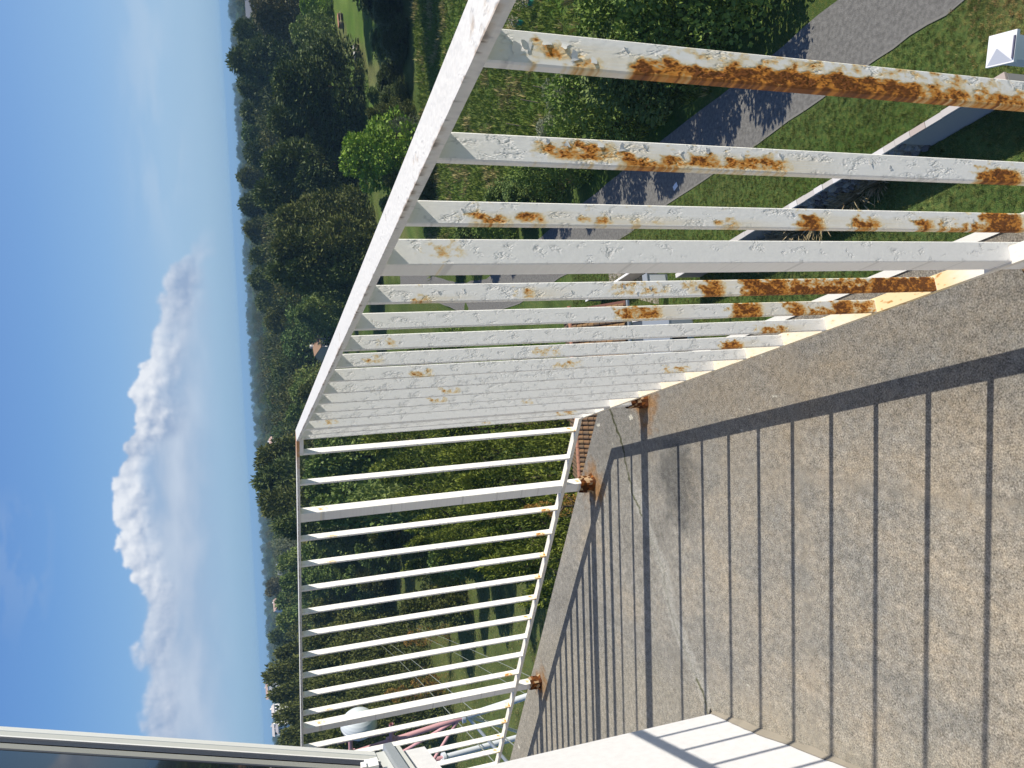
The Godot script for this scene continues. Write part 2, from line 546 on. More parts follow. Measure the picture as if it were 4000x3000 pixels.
# one painted, peeling, rusty bar face: blobs = [v0, v1, u0, u1, strength 1..4]
func bar_skin(blobs: Array, seed_: int, wear: float) -> StandardMaterial3D:
	var w := 48
	var h := 768
	var f := FastNoiseLite.new()
	f.seed = seed_
	f.frequency = 1.0
	f.fractal_octaves = 4
	var cell := FastNoiseLite.new()
	cell.seed = seed_ + 3
	cell.noise_type = FastNoiseLite.TYPE_CELLULAR
	cell.frequency = 1.0
	cell.fractal_type = FastNoiseLite.FRACTAL_NONE
	cell.cellular_return_type = FastNoiseLite.RETURN_DISTANCE2_SUB
	cell.domain_warp_enabled = true
	cell.domain_warp_amplitude = 0.6
	cell.domain_warp_frequency = 0.9
	var colour := PackedByteArray()
	colour.resize(w * h * 3)
	var height := PackedByteArray()
	height.resize(w * h)
	for y in h:
		var v := (y + 0.5) / h
		var near := []
		for b in blobs:
			if v > b[0] - 0.04 and v < b[1] + 0.04:
				near.append(b)
		for x in w:
			var u := (x + 0.5) / w
			var n1 := f.get_noise_2d(u * 1.7, v * 43.0)
			var n2 := f.get_noise_2d(u * 5.0 + 40.0, v * 128.0)
			var n4 := f.get_noise_2d(u * 14.0 + 10.0, v * 360.0)
			var n3 := f.get_noise_2d(u * 1.2 + 90.0, v * 26.0)
			var rust := -0.25 + n1 * 0.25
			for b in near:
				var ev := smoothstep(b[0] - 0.018, b[0] + 0.016, v + n1 * 0.014) * (1.0 - smoothstep(b[1] - 0.016, b[1] + 0.018, v + n1 * 0.014))
				var eu := smoothstep(b[2] - 0.24, b[2] + 0.20, u + n1 * 0.22) * (1.0 - smoothstep(b[3] - 0.05, b[3] + 0.16, u + n1 * 0.15))
				var s: float = [0.0, 0.38, 0.74, 1.0, 1.2][b[4]]
				rust = maxf(rust, ev * eu * s + (n1 * 0.55 + n2 * 0.26 + n4 * 0.16) * (0.35 + 0.65 * ev) - 0.09)
			var crack := cell.get_noise_2d(u * 3.4, v * 74.0)        # about -1 on a seam
			var flake := smoothstep(-0.93, -0.84, crack)
			var worn := smoothstep(0.12, 0.5, n3 * 1.3 + wear * 1.5 - 0.12 + n1 * 0.35)
			var bare := smoothstep(0.30, 0.42, n3 + n2 * 0.35 + wear - 0.2)
			var hgt := 165.0 + 5.0 * n2 + 9.0 * n1 + 4.0 * f.get_noise_2d(u * 22.0 + 5.0, v * 30.0) + worn * (22.0 * n2 + 24.0 * n4 - 30.0 * (1.0 - flake)) - 40.0 * bare
			var base := 0.87 + 0.03 * n2 - 0.05 * bare - 0.16 * (1.0 - flake) * worn
			var c := Color(base, base * 0.988, base * 0.962)
			var run := 0.0
			for b in blobs:
				if b[4] >= 2 and v > b[0] and v < b[1] + 0.09:
					var across := smoothstep(b[2] - 0.25, b[2] + 0.05, u + n3 * 0.2) * (1.0 - smoothstep(b[3] - 0.02, b[3] + 0.2, u))
					run = maxf(run, across * (1.0 - smoothstep(b[1] - 0.01, b[1] + 0.09, v)) * (0.55 + 0.45 * f.get_noise_2d(u * 9.0 + 33.0, v * 6.0)))
			var cream := maxf(smoothstep(0.02, 0.36, rust), run * 0.8)
			c = c.lerp(Color(0.78, 0.64, 0.38), cream * 0.85)
			var ochre := smoothstep(0.26, 0.66, rust + n4 * 0.12)
			c = c.lerp(Color(0.60, 0.33, 0.09), ochre)
			var orange := smoothstep(0.46, 0.74, rust + n2 * 0.2)
			c = c.lerp(Color(0.58, 0.22, 0.034), orange * 0.9)
			var dark := smoothstep(0.66, 1.12, rust + n2 * 0.34 + n1 * 0.22 + n4 * 0.2)
			c = c.lerp(Color(0.065, 0.022, 0.012).lerp(Color(0.22, 0.070, 0.016), clampf(n4 + 0.5, 0.0, 1.0)), dark * 0.92)
			hgt += -30.0 * ochre + 40.0 * dark * (n2 + n4 + 0.2)
			c = c.linear_to_srgb()
			var i := y * w + x
			colour[i * 3] = clampi(int(c.r * 255.0), 0, 255)
			colour[i * 3 + 1] = clampi(int(c.g * 255.0), 0, 255)
			colour[i * 3 + 2] = clampi(int(c.b * 255.0), 0, 255)
			height[i] = clampi(int(hgt), 0, 255)
	var m := mat(Color.WHITE, 0.6, 0.0, 0.4)
	m.albedo_texture = tex(colour, w, h)
	m.normal_enabled = true
	m.normal_texture = normal_tex(height, w, h, 2.8)
	m.normal_scale = 0.9
	return m


# ---------------------------------------------------------------- ground, sea, road
func region_colour(x: float, z: float) -> Color:
	var n1 := noise.get_noise_2d(x * 0.035, z * 0.035)
	var n2 := noise.get_noise_2d(x * 0.16 + 50.0, z * 0.16)
	var d := sqrt(x * x + z * z)
	var c := Color(0.10, 0.15, 0.04).lerp(Color(0.19, 0.19, 0.075), clampf(0.5 + n1 * 0.7 + n2 * 0.4, 0.0, 1.0))   # rough green
	var lawn := Color(0.12, 0.165, 0.05).lerp(Color(0.20, 0.215, 0.09), clampf(0.5 + n2 * 0.9, 0.0, 1.0))
	if d < 60.0 and x < 9.6 and x > -4.0:
		c = lawn
		var dry := smoothstep(6.0, 9.5, x) * smoothstep(-15.5, -11.5, z)
		c = c.lerp(Color(0.30, 0.22, 0.12), clampf(dry * 1.2 + n2 * 0.4 * dry, 0.0, 0.85))
	if x > 11.0 and z < -24.0 and z > -70.0:
		c = Color(0.13, 0.20, 0.045).lerp(Color(0.29, 0.27, 0.12), clampf(0.42 + n2 * 0.9 + n1 * 0.5, 0.0, 1.0))
	if x > 14.0 and x < 38.0 and z < -78.0 and z > -108.0:
		c = Color(0.33, 0.29, 0.13).lerp(Color(0.16, 0.20, 0.065), clampf(0.5 + n2 + n1, 0.0, 1.0))
	if x > 30.0 and z < -92.0 and z > -165.0:
		c = Color(0.17, 0.25, 0.055).lerp(Color(0.25, 0.29, 0.09), clampf(0.5 + n2, 0.0, 1.0))
		var track := absf(x - 0.62 * -z + 20.0)
		if track < 2.0:
			c = c.lerp(Color(0.30, 0.24, 0.14), 0.8)
	if x < -9.0 and z < -40.0 and z > -112.0:
		c = Color(0.165, 0.175, 0.068).lerp(Color(0.24, 0.23, 0.10), clampf(0.5 + n2 + n1 * 0.6, 0.0, 1.0))
	var n3 := noise.get_noise_2d(x * 0.55 + 7.0, z * 0.55)
	c = c * (1.0 + 0.45 * n3)
	c.a = 1.0
	if d > 170.0:
		c = c.lerp(Color(0.06, 0.085, 0.03), 0.6)
	return c


func make_ground() -> void:
	var b := Build.new()
	var rings := [0.0]
	var r := 3.0
	while r < 2600.0:
		rings.append(r)
		r += 0.9 if r < 60.0 else (1.8 if r < 130.0 else r * 0.045)
	rings.append(2700.0)
	var angles := []
	var a := -180.0
	while a < 180.0:
		angles.append(a)
		a += 10.0 if absf(a) > 62.0 - 0.01 else 1.0
		if a > -62.0 and angles[-1] < -62.0:
			a = -62.0
	angles.append(180.0)
	var k := angles.size()
	for rr in rings:
		for aa in angles:
			var x := sin(deg_to_rad(aa)) * rr as float
			var z := -cos(deg_to_rad(aa)) * rr as float
			var rough := noise.get_noise_2d(x * 0.06, z * 0.06) * (0.25 if rr > 62.0 else 0.0)
			b.v.append(Vector3(x, ground_y(x, z) + rough, z))
			b.n.append(Vector3.UP)
			b.uv.append(Vector2(x, z))
			b.c.append(region_colour(x, z))
	for i in rings.size() - 1:
		for j in k - 1:
			var s := i * k + j
			b.ix.append_array(PackedInt32Array([s, s + k, s + k + 1, s, s + k + 1, s + 1]))
	tag(obj("ground", b, M.turf), "", "", "", "structure")
	# sea out to the horizon
	var sea := Build.new()
	var R := 24000.0
	for i in 64:
		var a0 := TAU * i / 64
		var a1 := TAU * (i + 1) / 64
		sea.tri(Vector3(0, -61, 0), Vector3(cos(a1) * R, -61, sin(a1) * R), Vector3(cos(a0) * R, -61, sin(a0) * R))
	tag(obj("sea", sea, mat(lin(0.05, 0.115, 0.16), 0.6)), "", "", "", "structure")
	# the lane: near edge and far edge as pairs along its run
	var lane := [[9.9, 12.3, 4.0], [9.55, 12.1, -8.0], [9.13, 11.75, -14.5], [8.8, 11.35, -18.0], [8.14, 10.75, -23.0], [7.43, 10.35, -29.5], [6.6, 9.75, -36.0], [5.95, 9.2, -43.0], [5.4, 8.5, -50.0], [5.6, 8.15, -56.0], [6.6, 9.0, -64.0], [8.8, 11.2, -74.0], [12.0, 14.2, -86.0], [14.0, 16.2, -100.0]]
	var rd := Build.new()
	var edge := Build.new()
	var y := GROUND + 0.02
	for i in lane.size() - 1:
		for q in 6:
			var t0 := q / 6.0
			var t1 := (q + 1) / 6.0
			var p0 := lerp_lane(lane[i], lane[i + 1], t0)
			var p1 := lerp_lane(lane[i], lane[i + 1], t1)
			var w0 := noise.get_noise_2d(p0.z * 0.7, 3.0) * 0.14
			var w1 := noise.get_noise_2d(p1.z * 0.7, 3.0) * 0.14
			rd.quad(Vector3(p0.x + w0, y, p0.z), Vector3(p0.y - w0, y, p0.z), Vector3(p1.y - w1, y, p1.z), Vector3(p1.x + w1, y, p1.z))
			edge.quad(Vector3(p0.x + w0 - 0.02, y + 0.004, p0.z), Vector3(p0.x + w0 + 0.05 + w1 * 0.3, y + 0.004, p0.z), Vector3(p1.x + w1 + 0.05 + w1 * 0.3, y + 0.004, p1.z), Vector3(p1.x + w1 - 0.02, y + 0.004, p1.z))
	var lane_o := obj("road", rd, M.road)
	tag(lane_o, "", "", "", "structure")
	obj("concrete_edging", edge, mat(lin(0.17, 0.165, 0.15), 0.9), lane_o)
	# beige path from the lane to the house
	var pb := Build.new()
	pb.quad(Vector3(3.2, y - 0.008, -30.6), Vector3(5.0, y - 0.008, -30.6), Vector3(6.3, y - 0.008, -35.4), Vector3(4.4, y - 0.008, -35.4))
	tag(obj("path", pb, mat(lin(0.30, 0.27, 0.23), 0.9)), "", "", "", "structure")
	make_grass()


func lerp_lane(a: Array, b: Array, t: float) -> Vector3:
	return Vector3(lerpf(a[0], b[0], t), lerpf(a[1], b[1], t), lerpf(a[2], b[2], t))


func tuft(blades: int, tall: float, wide: float, col: Color, col2: Color) -> ArrayMesh:
	var b := Build.new()
	for i in blades:
		var a := rng.randf() * TAU
		var lean := rng.randf_range(0.1, 0.8)
		var dir := Vector3(cos(a) * lean, 1.0, sin(a) * lean).normalized()
		var across := dir.cross(Vector3(cos(a), 0, sin(a)).rotated(Vector3.UP, 1.2)).normalized()
		b.tint = col.lerp(col2, rng.randf())
		b.leaf(Vector3(cos(a), 0, sin(a)) * rng.randf() * wide, dir, across, tall * rng.randf_range(0.5, 1.2), tall * 0.14)
	return b.mesh()


func scatter(called: String, mesh_: Mesh, places: Array, kind_tag := "stuff") -> void:
	var mm := MultiMesh.new()
	mm.transform_format = MultiMesh.TRANSFORM_3D
	mm.use_colors = true
	mm.mesh = mesh_
	mm.instance_count = places.size()
	for i in places.size():
		mm.set_instance_transform(i, places[i][0])
		mm.set_instance_color(i, places[i][1])
	var o := MultiMeshInstance3D.new()
	o.name = called
	o.multimesh = mm
	o.material_override = M.leaf
	add_child(o, true)
	tag(o, "", "", "", kind_tag)


func make_grass() -> void:
	var green := tuft(16, 0.32, 0.18, Color(0.16, 0.24, 0.045), Color(0.32, 0.36, 0.09))
	var straw := tuft(10, 0.45, 0.12, Color(0.50, 0.40, 0.20), Color(0.30, 0.30, 0.11))
	var short := tuft(9, 0.075, 0.07, Color(0.13, 0.18, 0.045), Color(0.25, 0.27, 0.095))
	var m1 := []
	var m2 := []
	var m3 := []
	for i in 15000:
		var x := rng.randf_range(11.0, 42.0)
		var z := rng.randf_range(-74.0, -24.0)
		if x < lane_far(z) + 0.4:
			continue
		var s := rng.randf_range(0.6, 1.6)
		var p := Transform3D(Basis(Vector3.UP, rng.randf() * TAU).scaled(Vector3(s, s * rng.randf_range(0.6, 1.1), s)), Vector3(x, ground_y(x, z), z))
		var dry := noise.get_noise_2d(x * 0.25 + 9.0, z * 0.25) + rng.randf_range(-0.3, 0.3)
		if dry > 0.34:
			m2.append([p, Color.WHITE.darkened(rng.randf() * 0.25)])
		else:
			m1.append([p, Color.WHITE.darkened(rng.randf() * 0.4)])
	var olive := tuft(12, 0.22, 0.20, Color(0.18, 0.19, 0.065), Color(0.31, 0.30, 0.13))
	var m4 := []
	for i in 9000:
		var x := rng.randf_range(-45.0, -8.0)
		var z := rng.randf_range(-115.0, -38.0)
		var s := rng.randf_range(0.6, 1.5)
		m4.append([Transform3D(Basis(Vector3.UP, rng.randf() * TAU).scaled(Vector3(s, s * 0.6, s)), Vector3(x, ground_y(x, z), z)), Color.WHITE.darkened(rng.randf() * 0.3)])
	for i in 26000:
		var x := rng.randf_range(1.0, 9.6)
		var z := rng.randf_range(-40.0, -10.5)
		if x > lane_near(z) - 0.05:
			continue
		var s := rng.randf_range(0.7, 1.5)
		var c := Color.WHITE.darkened(rng.randf() * 0.35)
		if rng.randf() < smoothstep(6.0, 9.5, x) * smoothstep(-16.0, -12.0, z):
			c = Color(2.6, 1.5, 2.4)
		m3.append([Transform3D(Basis(Vector3.UP, rng.randf() * TAU).scaled(Vector3(s, s, s)), Vector3(x, GROUND, z)), c])
	scatter("meadow_grass", green, m1)
	scatter("straw_grass", straw, m2)
	scatter("field_grass", olive, m4)
	scatter("lawn_grass", short, m3)


func lane_near(z: float) -> float:
	return 9.13 + (z + 14.5) * 0.1155 if z > -30.0 else 7.4 + (z + 29.5) * 0.107


func lane_far(z: float) -> float:
	return 11.75 + (z + 14.5) * 0.105 if z > -43.0 else 9.2


# ---------------------------------------------------------------- tower: deck, cabin, shaft
func deck_texture() -> StandardMaterial3D:
	# large-scale stains over the visible deck, x from -3.6 to 0.8, z from -5.2 to 0.8
	var s := 1024
	var w0 := Vector2(-3.6, -5.2)
	var wd := Vector2(4.4, 6.0)
	var n1 := noise_image(s, s, 0.006, 21, FastNoiseLite.TYPE_SIMPLEX_SMOOTH, 5)
	var n2 := noise_image(s, s, 0.03, 22, FastNoiseLite.TYPE_SIMPLEX_SMOOTH, 4)
	var n3 := noise_image(s, s, 0.12, 23, FastNoiseLite.TYPE_SIMPLEX_SMOOTH, 3)
	var by := PackedByteArray()
	by.resize(s * s * 3)
	var c0 := Vector2(plan(RAIL_OUT_A, A_END).x, plan(RAIL_OUT_A, A_END).z)
	var c1 := Vector2(plan(WALL_A, 2.1233).x, plan(WALL_A, 2.1233).z)
	var axis := (c1 - c0).normalized()
	var feet := [Vector2(plan(0.285, 2.235).x, plan(0.285, 2.235).z), Vector2(plan_b(1.955, 1.89).x, plan_b(1.955, 1.89).z), Vector2(plan_b(1.955, 3.145).x, plan_b(1.955, 3.145).z)]
	for y in s:
		for x in s:
			var i := y * s + x
			var p := w0 + Vector2((x + 0.5) / s * wd.x, (y + 0.5) / s * wd.y)
			var a := n1[i] / 255.0
			var b := n2[i] / 255.0
			var d := n3[i] / 255.0
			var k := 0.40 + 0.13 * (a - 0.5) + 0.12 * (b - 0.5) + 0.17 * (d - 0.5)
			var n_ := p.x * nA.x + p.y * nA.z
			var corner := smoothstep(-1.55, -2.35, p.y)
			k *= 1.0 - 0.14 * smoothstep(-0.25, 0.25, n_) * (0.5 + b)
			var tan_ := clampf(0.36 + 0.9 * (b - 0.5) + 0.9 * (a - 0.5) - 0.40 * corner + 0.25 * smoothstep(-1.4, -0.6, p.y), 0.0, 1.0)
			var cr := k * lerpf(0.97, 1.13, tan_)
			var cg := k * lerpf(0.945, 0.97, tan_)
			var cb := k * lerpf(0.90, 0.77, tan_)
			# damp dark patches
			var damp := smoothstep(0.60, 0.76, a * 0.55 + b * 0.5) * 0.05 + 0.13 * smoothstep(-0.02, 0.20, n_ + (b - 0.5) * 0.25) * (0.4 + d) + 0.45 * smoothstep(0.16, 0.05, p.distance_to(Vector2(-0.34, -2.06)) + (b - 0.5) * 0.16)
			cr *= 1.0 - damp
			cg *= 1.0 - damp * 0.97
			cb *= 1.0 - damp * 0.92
			# mortar along the joint and its crack
			var q := p - c0
			var along := q.dot(axis)
			var off := q.dot(Vector2(-axis.y, axis.x)) + 0.015 * sin(along * 14.0) + (b - 0.5) * 0.03
			var mort := smoothstep(0.045, 0.02, absf(off) - 0.018 * (a + b - 1.0)) * smoothstep(0.25, 0.35, along)
			cr = lerpf(cr, 0.48 + 0.05 * d, mort * 0.65)
			cg = lerpf(cg, 0.48 + 0.05 * d, mort * 0.65)
			cb = lerpf(cb, 0.465 + 0.05 * d, mort * 0.65)
			var crack := smoothstep(0.007, 0.003, absf(off - 0.012 + (d - 0.5) * 0.02)) * (1.0 if along < 0.42 or along > 0.95 else 0.25)
			cr *= 1.0 - 0.75 * crack
			cg *= 1.0 - 0.72 * crack
			cb *= 1.0 - 0.85 * crack
			# pale run along the foot of the wall
			var foot := smoothstep(-0.52, -0.66, n_ + (b - 0.5) * 0.12)
			cr = lerpf(cr, 0.50, foot * 0.35)
			cg = lerpf(cg, 0.46, foot * 0.35)
			cb = lerpf(cb, 0.38, foot * 0.35)
			# rust round the post feet, running towards the edge
			for f in feet:
				var dd := p.distance_to(f)
				if dd < 0.16:
					var ru := smoothstep(0.11, 0.03, dd + (b - 0.5) * 0.10 + (d - 0.5) * 0.05)
					cr = lerpf(cr, 0.40, ru * 0.8)
					cg = lerpf(cg, 0.21, ru * 0.8)
					cb = lerpf(cb, 0.07, ru * 0.8)
			by[i * 3] = clampi(int(255.0 * pow(clampf(cr, 0, 1), 0.4545)), 0, 255)
			by[i * 3 + 1] = clampi(int(255.0 * pow(clampf(cg, 0, 1), 0.4545)), 0, 255)
			by[i * 3 + 2] = clampi(int(255.0 * pow(clampf(cb, 0, 1), 0.4545)), 0, 255)
	# droppings and lime specks
	var r := RandomNumberGenerator.new()
	r.seed = 8
	for k in 150:
		var px := r.randi_range(20, s - 20)
		var py := r.randi_range(20, s - 20)
		var big := r.randf() < 0.22
		var rad := r.randf_range(1.6, 3.2) if big else r.randf_range(0.7, 1.4)
		for yy in range(-5, 6):
			for xx in range(-5, 6):
				if sqrt(xx * xx + yy * yy * 0.6) + r.randf() * 0.8 < rad:
					var i := ((py + yy) * s + px + xx) * 3
					by[i] = 226
					by[i + 1] = 224
					by[i + 2] = 214
	var fine := noise_image(s, s, 0.05, 31, FastNoiseLite.TYPE_CELLULAR, 1)
	var grit := noise_image(s, s, 0.12, 32, FastNoiseLite.TYPE_SIMPLEX_SMOOTH, 3)
	var clump := noise_image(s, s, 0.028, 33, FastNoiseLite.TYPE_SIMPLEX_SMOOTH, 3)
	var dust := noise_image(s, s, 0.2, 34, FastNoiseLite.TYPE_SIMPLEX_SMOOTH, 2)
	var fb := PackedByteArray()
	fb.resize(s * s * 3)
	for i in s * s:
		var g := grit[i] / 255.0
		var c := fine[i] / 255.0
		var k := 0.62 + 0.58 * (g - 0.5) + 0.10 * (c - 0.5) + 0.32 * (clump[i] / 255.0 - 0.5) + 0.40 * (dust[i] / 255.0 - 0.5)
		if g > 0.70:
			k += (g - 0.70) * 2.4
		if g < 0.30:
			k -= (0.30 - g) * 0.9
		var t := clampf(c * 1.3 - 0.2, 0.0, 1.0)
		fb[i * 3] = clampi(int(255.0 * pow(clampf(k * lerpf(1.0, 1.04, t), 0, 1), 0.4545)), 0, 255)
		fb[i * 3 + 1] = clampi(int(255.0 * pow(clampf(k, 0, 1), 0.4545)), 0, 255)
		fb[i * 3 + 2] = clampi(int(255.0 * pow(clampf(k * lerpf(0.98, 0.92, t), 0, 1), 0.4545)), 0, 255)
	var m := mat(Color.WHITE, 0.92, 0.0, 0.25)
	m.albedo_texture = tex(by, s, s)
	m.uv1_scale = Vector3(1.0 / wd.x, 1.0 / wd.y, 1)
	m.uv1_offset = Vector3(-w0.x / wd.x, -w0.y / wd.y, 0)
	m.detail_enabled = true
	m.detail_blend_mode = BaseMaterial3D.BLEND_MODE_MUL
	m.detail_albedo = tex(fb, s, s)
	m.detail_uv_layer = BaseMaterial3D.DETAIL_UV_2
	m.uv2_scale = Vector3(1.6, 1.6, 1)
	return m


func slab(poly: PackedVector2Array, top: float, thick: float) -> ArrayMesh:
	# a horizontal slab; both uv sets are plan coordinates
	var st := SurfaceTool.new()
	st.begin(Mesh.PRIMITIVE_TRIANGLES)
	st.set_smooth_group(-1)
	var tris := Geometry2D.triangulate_polygon(poly)
	for side in 2:
		var y := top if side == 0 else top - thick
		for t in range(0, tris.size(), 3):
			var p := [poly[tris[t]], poly[tris[t + 1]], poly[tris[t + 2]]]
			var cw: bool = (p[1] - p[0]).cross(p[2] - p[0]) > 0
			if cw != (side == 0):
				p.reverse()
			for q in p:
				st.set_uv(q)
				st.set_uv2(q)
				st.add_vertex(Vector3(q.x, y, q.y))
	var ccw := Geometry2D.is_polygon_clockwise(poly)
	for i in poly.size():
		var a := poly[i]
		var b := poly[(i + 1) % poly.size()]
		var pts := [Vector3(a.x, top, a.y), Vector3(b.x, top, b.y), Vector3(b.x, top - thick, b.y), Vector3(a.x, top, a.y), Vector3(b.x, top - thick, b.y), Vector3(a.x, top - thick, a.y)]
		if ccw:
			pts.reverse()
		for q in pts:
			st.set_uv(Vector2(q.x + q.y, q.z))
			st.set_uv2(Vector2(q.x + q.y, q.z + q.y))
			st.add_vertex(q)
	st.generate_normals()
	return st.commit()


func oct_centre() -> Vector3:
	return nA * (RAIL_OUT_A + MARGIN - (SIDE / 0.8284 + MARGIN)) + tA * (A_END - SIDE / 2)


func ring_point(apothem: float, k: int) -> Vector3:
	# corner k of a regular octagon round the tower; corner 0 lies between sides A and B
	var ang := AZ - PI / 8 - k * PI / 4
	return oct_centre() + Vector3(cos(ang), 0, sin(ang)) * apothem / cos(PI / 8)


func make_tower() -> void:
	var tower := thing("lookout_tower", "white octagonal lookout tower with a concrete balcony and outward leaning windows", "tower")
	var deck_m := deck_texture()
	var ap := SIDE / 0.8284 + MARGIN
	var wall_ap := ap - (RAIL_OUT_A + MARGIN - WALL_A)
	for k in 8:
		# slab k lies between corner k and corner k + 1; slab 7 is side A, slab 0 is side B
		var o0 := ring_point(ap, k)
		var o1 := ring_point(ap, k + 1)
		var i0 := ring_point(wall_ap - 0.2, k)
		var i1 := ring_point(wall_ap - 0.2, k + 1)
		var poly := PackedVector2Array([Vector2(o0.x, o0.z), Vector2(o1.x, o1.z), Vector2(i1.x, i1.z), Vector2(i0.x, i0.z)])
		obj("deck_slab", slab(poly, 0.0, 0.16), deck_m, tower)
	# pale arris along the outer edge
	var ar := Build.new()
	for k in [7, 0]:
		var o0 := ring_point(ap + 0.002, k)
		var o1 := ring_point(ap + 0.002, k + 1)
		var q0 := ring_point(ap - 0.016, k)
		var q1 := ring_point(ap - 0.016, k + 1)
		var y := Vector3(0, 0.003, 0)
		if k == 7:
			ar.quad(q0 + y, o0 + y, o1 + y, q1 + y)
			ar.quad(o1 + y, o0 + y, o0 - Vector3(0, 0.16, 0), o1 - Vector3(0, 0.16, 0))
	obj("painted_edge", ar, M.white_dirty, tower)
	# the shaft and its flared head below the deck
	var sh := Build.new()
	for k in 8:
		var a := ring_point(2.5, k)
		var b := ring_point(2.5, k + 1)
		var dn := Vector3(0, GROUND, 0)
		var md := Vector3(0, -0.9, 0)
		var hd := Vector3(0, -0.16, 0)
		sh.quad(b + dn, a + dn, a + md, b + md)
		sh.quad(b + md, a + md, ring_point(ap - 0.3, k) + hd, ring_point(ap - 0.3, k + 1) + hd)
	obj("shaft", sh, M.plaster, tower)
	# cabin walls, sill, flashing, panes, mullions, roof: side by side round the octagon
	for k in 8:
		var seen := k == 7 or k == 0
		var wb := Build.new()
		var p0 := ring_point(wall_ap, k)
		var p1 := ring_point(wall_ap, k + 1)
		var y1 := Vector3(0, 0.854, 0)
		wb.quad(p1, p0, p0 + y1, p1 + y1)
		var q0 := ring_point(wall_ap - 0.18, k)
		var q1 := ring_point(wall_ap - 0.18, k + 1)
		wb.quad(q0, q1, q1 + y1, q0 + y1)
		obj("wall", wb, M.plaster, tower)
		ring_band(tower, "sill", k, wall_ap - 0.2, wall_ap + 0.073, 0.854, 0.916, 0.008, M.plaster)
		if seen:
			ring_band(tower, "flashing", k, wall_ap - 0.15, wall_ap + 0.088, 0.918, 0.936, 0.0, M.aluminium)
			ring_band(tower, "track_lower", k, wall_ap - 0.15, wall_ap + 0.098, 0.937, 0.958, 0.0, M.zinc)
			ring_band(tower, "track_upper", k, wall_ap - 0.15, wall_ap + 0.082, 0.959, 0.982, 0.0, M.aluminium)
		glazing(tower, k, wall_ap, seen)
		if seen:
			obj("mortar_fillet", fillet(p0, p1, k), mat(lin(0.24, 0.215, 0.175), 0.95), tower)
	var rf := PackedVector2Array()
	var fl := PackedVector2Array()
	for k in 8:
		var e := ring_point(wall_ap + 0.50, k)
		rf.append(Vector2(e.x, e.z))
		var g := ring_point(wall_ap - 0.19, k)
		fl.append(Vector2(g.x, g.z))
	obj("roof", slab(rf, 2.80, 0.16), M.plaster, tower)
	obj("cabin_floor", slab(fl, 0.02, 0.10), M.stone, tower)


func fillet(p0: Vector3, p1: Vector3, seed_: int) -> Build:
	# an uneven run of mortar in the angle between wall and deck
	var r := RandomNumberGenerator.new()
	r.seed = 60 + seed_
	var b := Build.new()
	var L := p0.distance_to(p1)
	var dir := (p1 - p0) / L
	var out := Vector3(-dir.z, 0, dir.x)
	if out.dot((p0 + p1) / 2 - oct_centre()) < 0:
		out = -out
	var n_ := int(L / 0.03)
	var w0 := 0.02
	var h0 := 0.018
	for i in n_:
		var w1 := clampf(w0 + r.randf_range(-0.006, 0.006), 0.006, 0.034)
		var h1 := clampf(h0 + r.randf_range(-0.005, 0.005), 0.006, 0.026)
		var a := p0 + dir * (L * i / n_)
		var c := p0 + dir * (L * (i + 1) / n_)
		b.quad(c + out * w1 + Vector3(0, 0.001, 0), a + out * w0 + Vector3(0, 0.001, 0), a + out * 0.002 + Vector3(0, h0, 0), c + out * 0.002 + Vector3(0, h1, 0))
		w0 = w1
		h0 = h1
	return b


func ring_band(parent: Node, called: String, k: int, inner: float, outer: float, y0: float, y1: float, drop: float, m: Material) -> void:
	var b := Build.new()
	var o0 := ring_point(outer, k)
	var o1 := ring_point(outer, k + 1)
	var i0 := ring_point(inner, k)
	var i1 := ring_point(inner, k + 1)
	var lo := Vector3(0, y0, 0)
	var hi := Vector3(0, y1, 0)
	var hid := Vector3(0, y1 - drop, 0)
	b.quad(o1 + lo, o0 + lo, o0 + hid, o1 + hid)
	b.quad(o1 + hid, o0 + hid, i0 + hi, i1 + hi)
	b.quad(o0 + lo, o1 + lo, i1 + lo, i0 + lo)
	obj(called, b, m, parent)


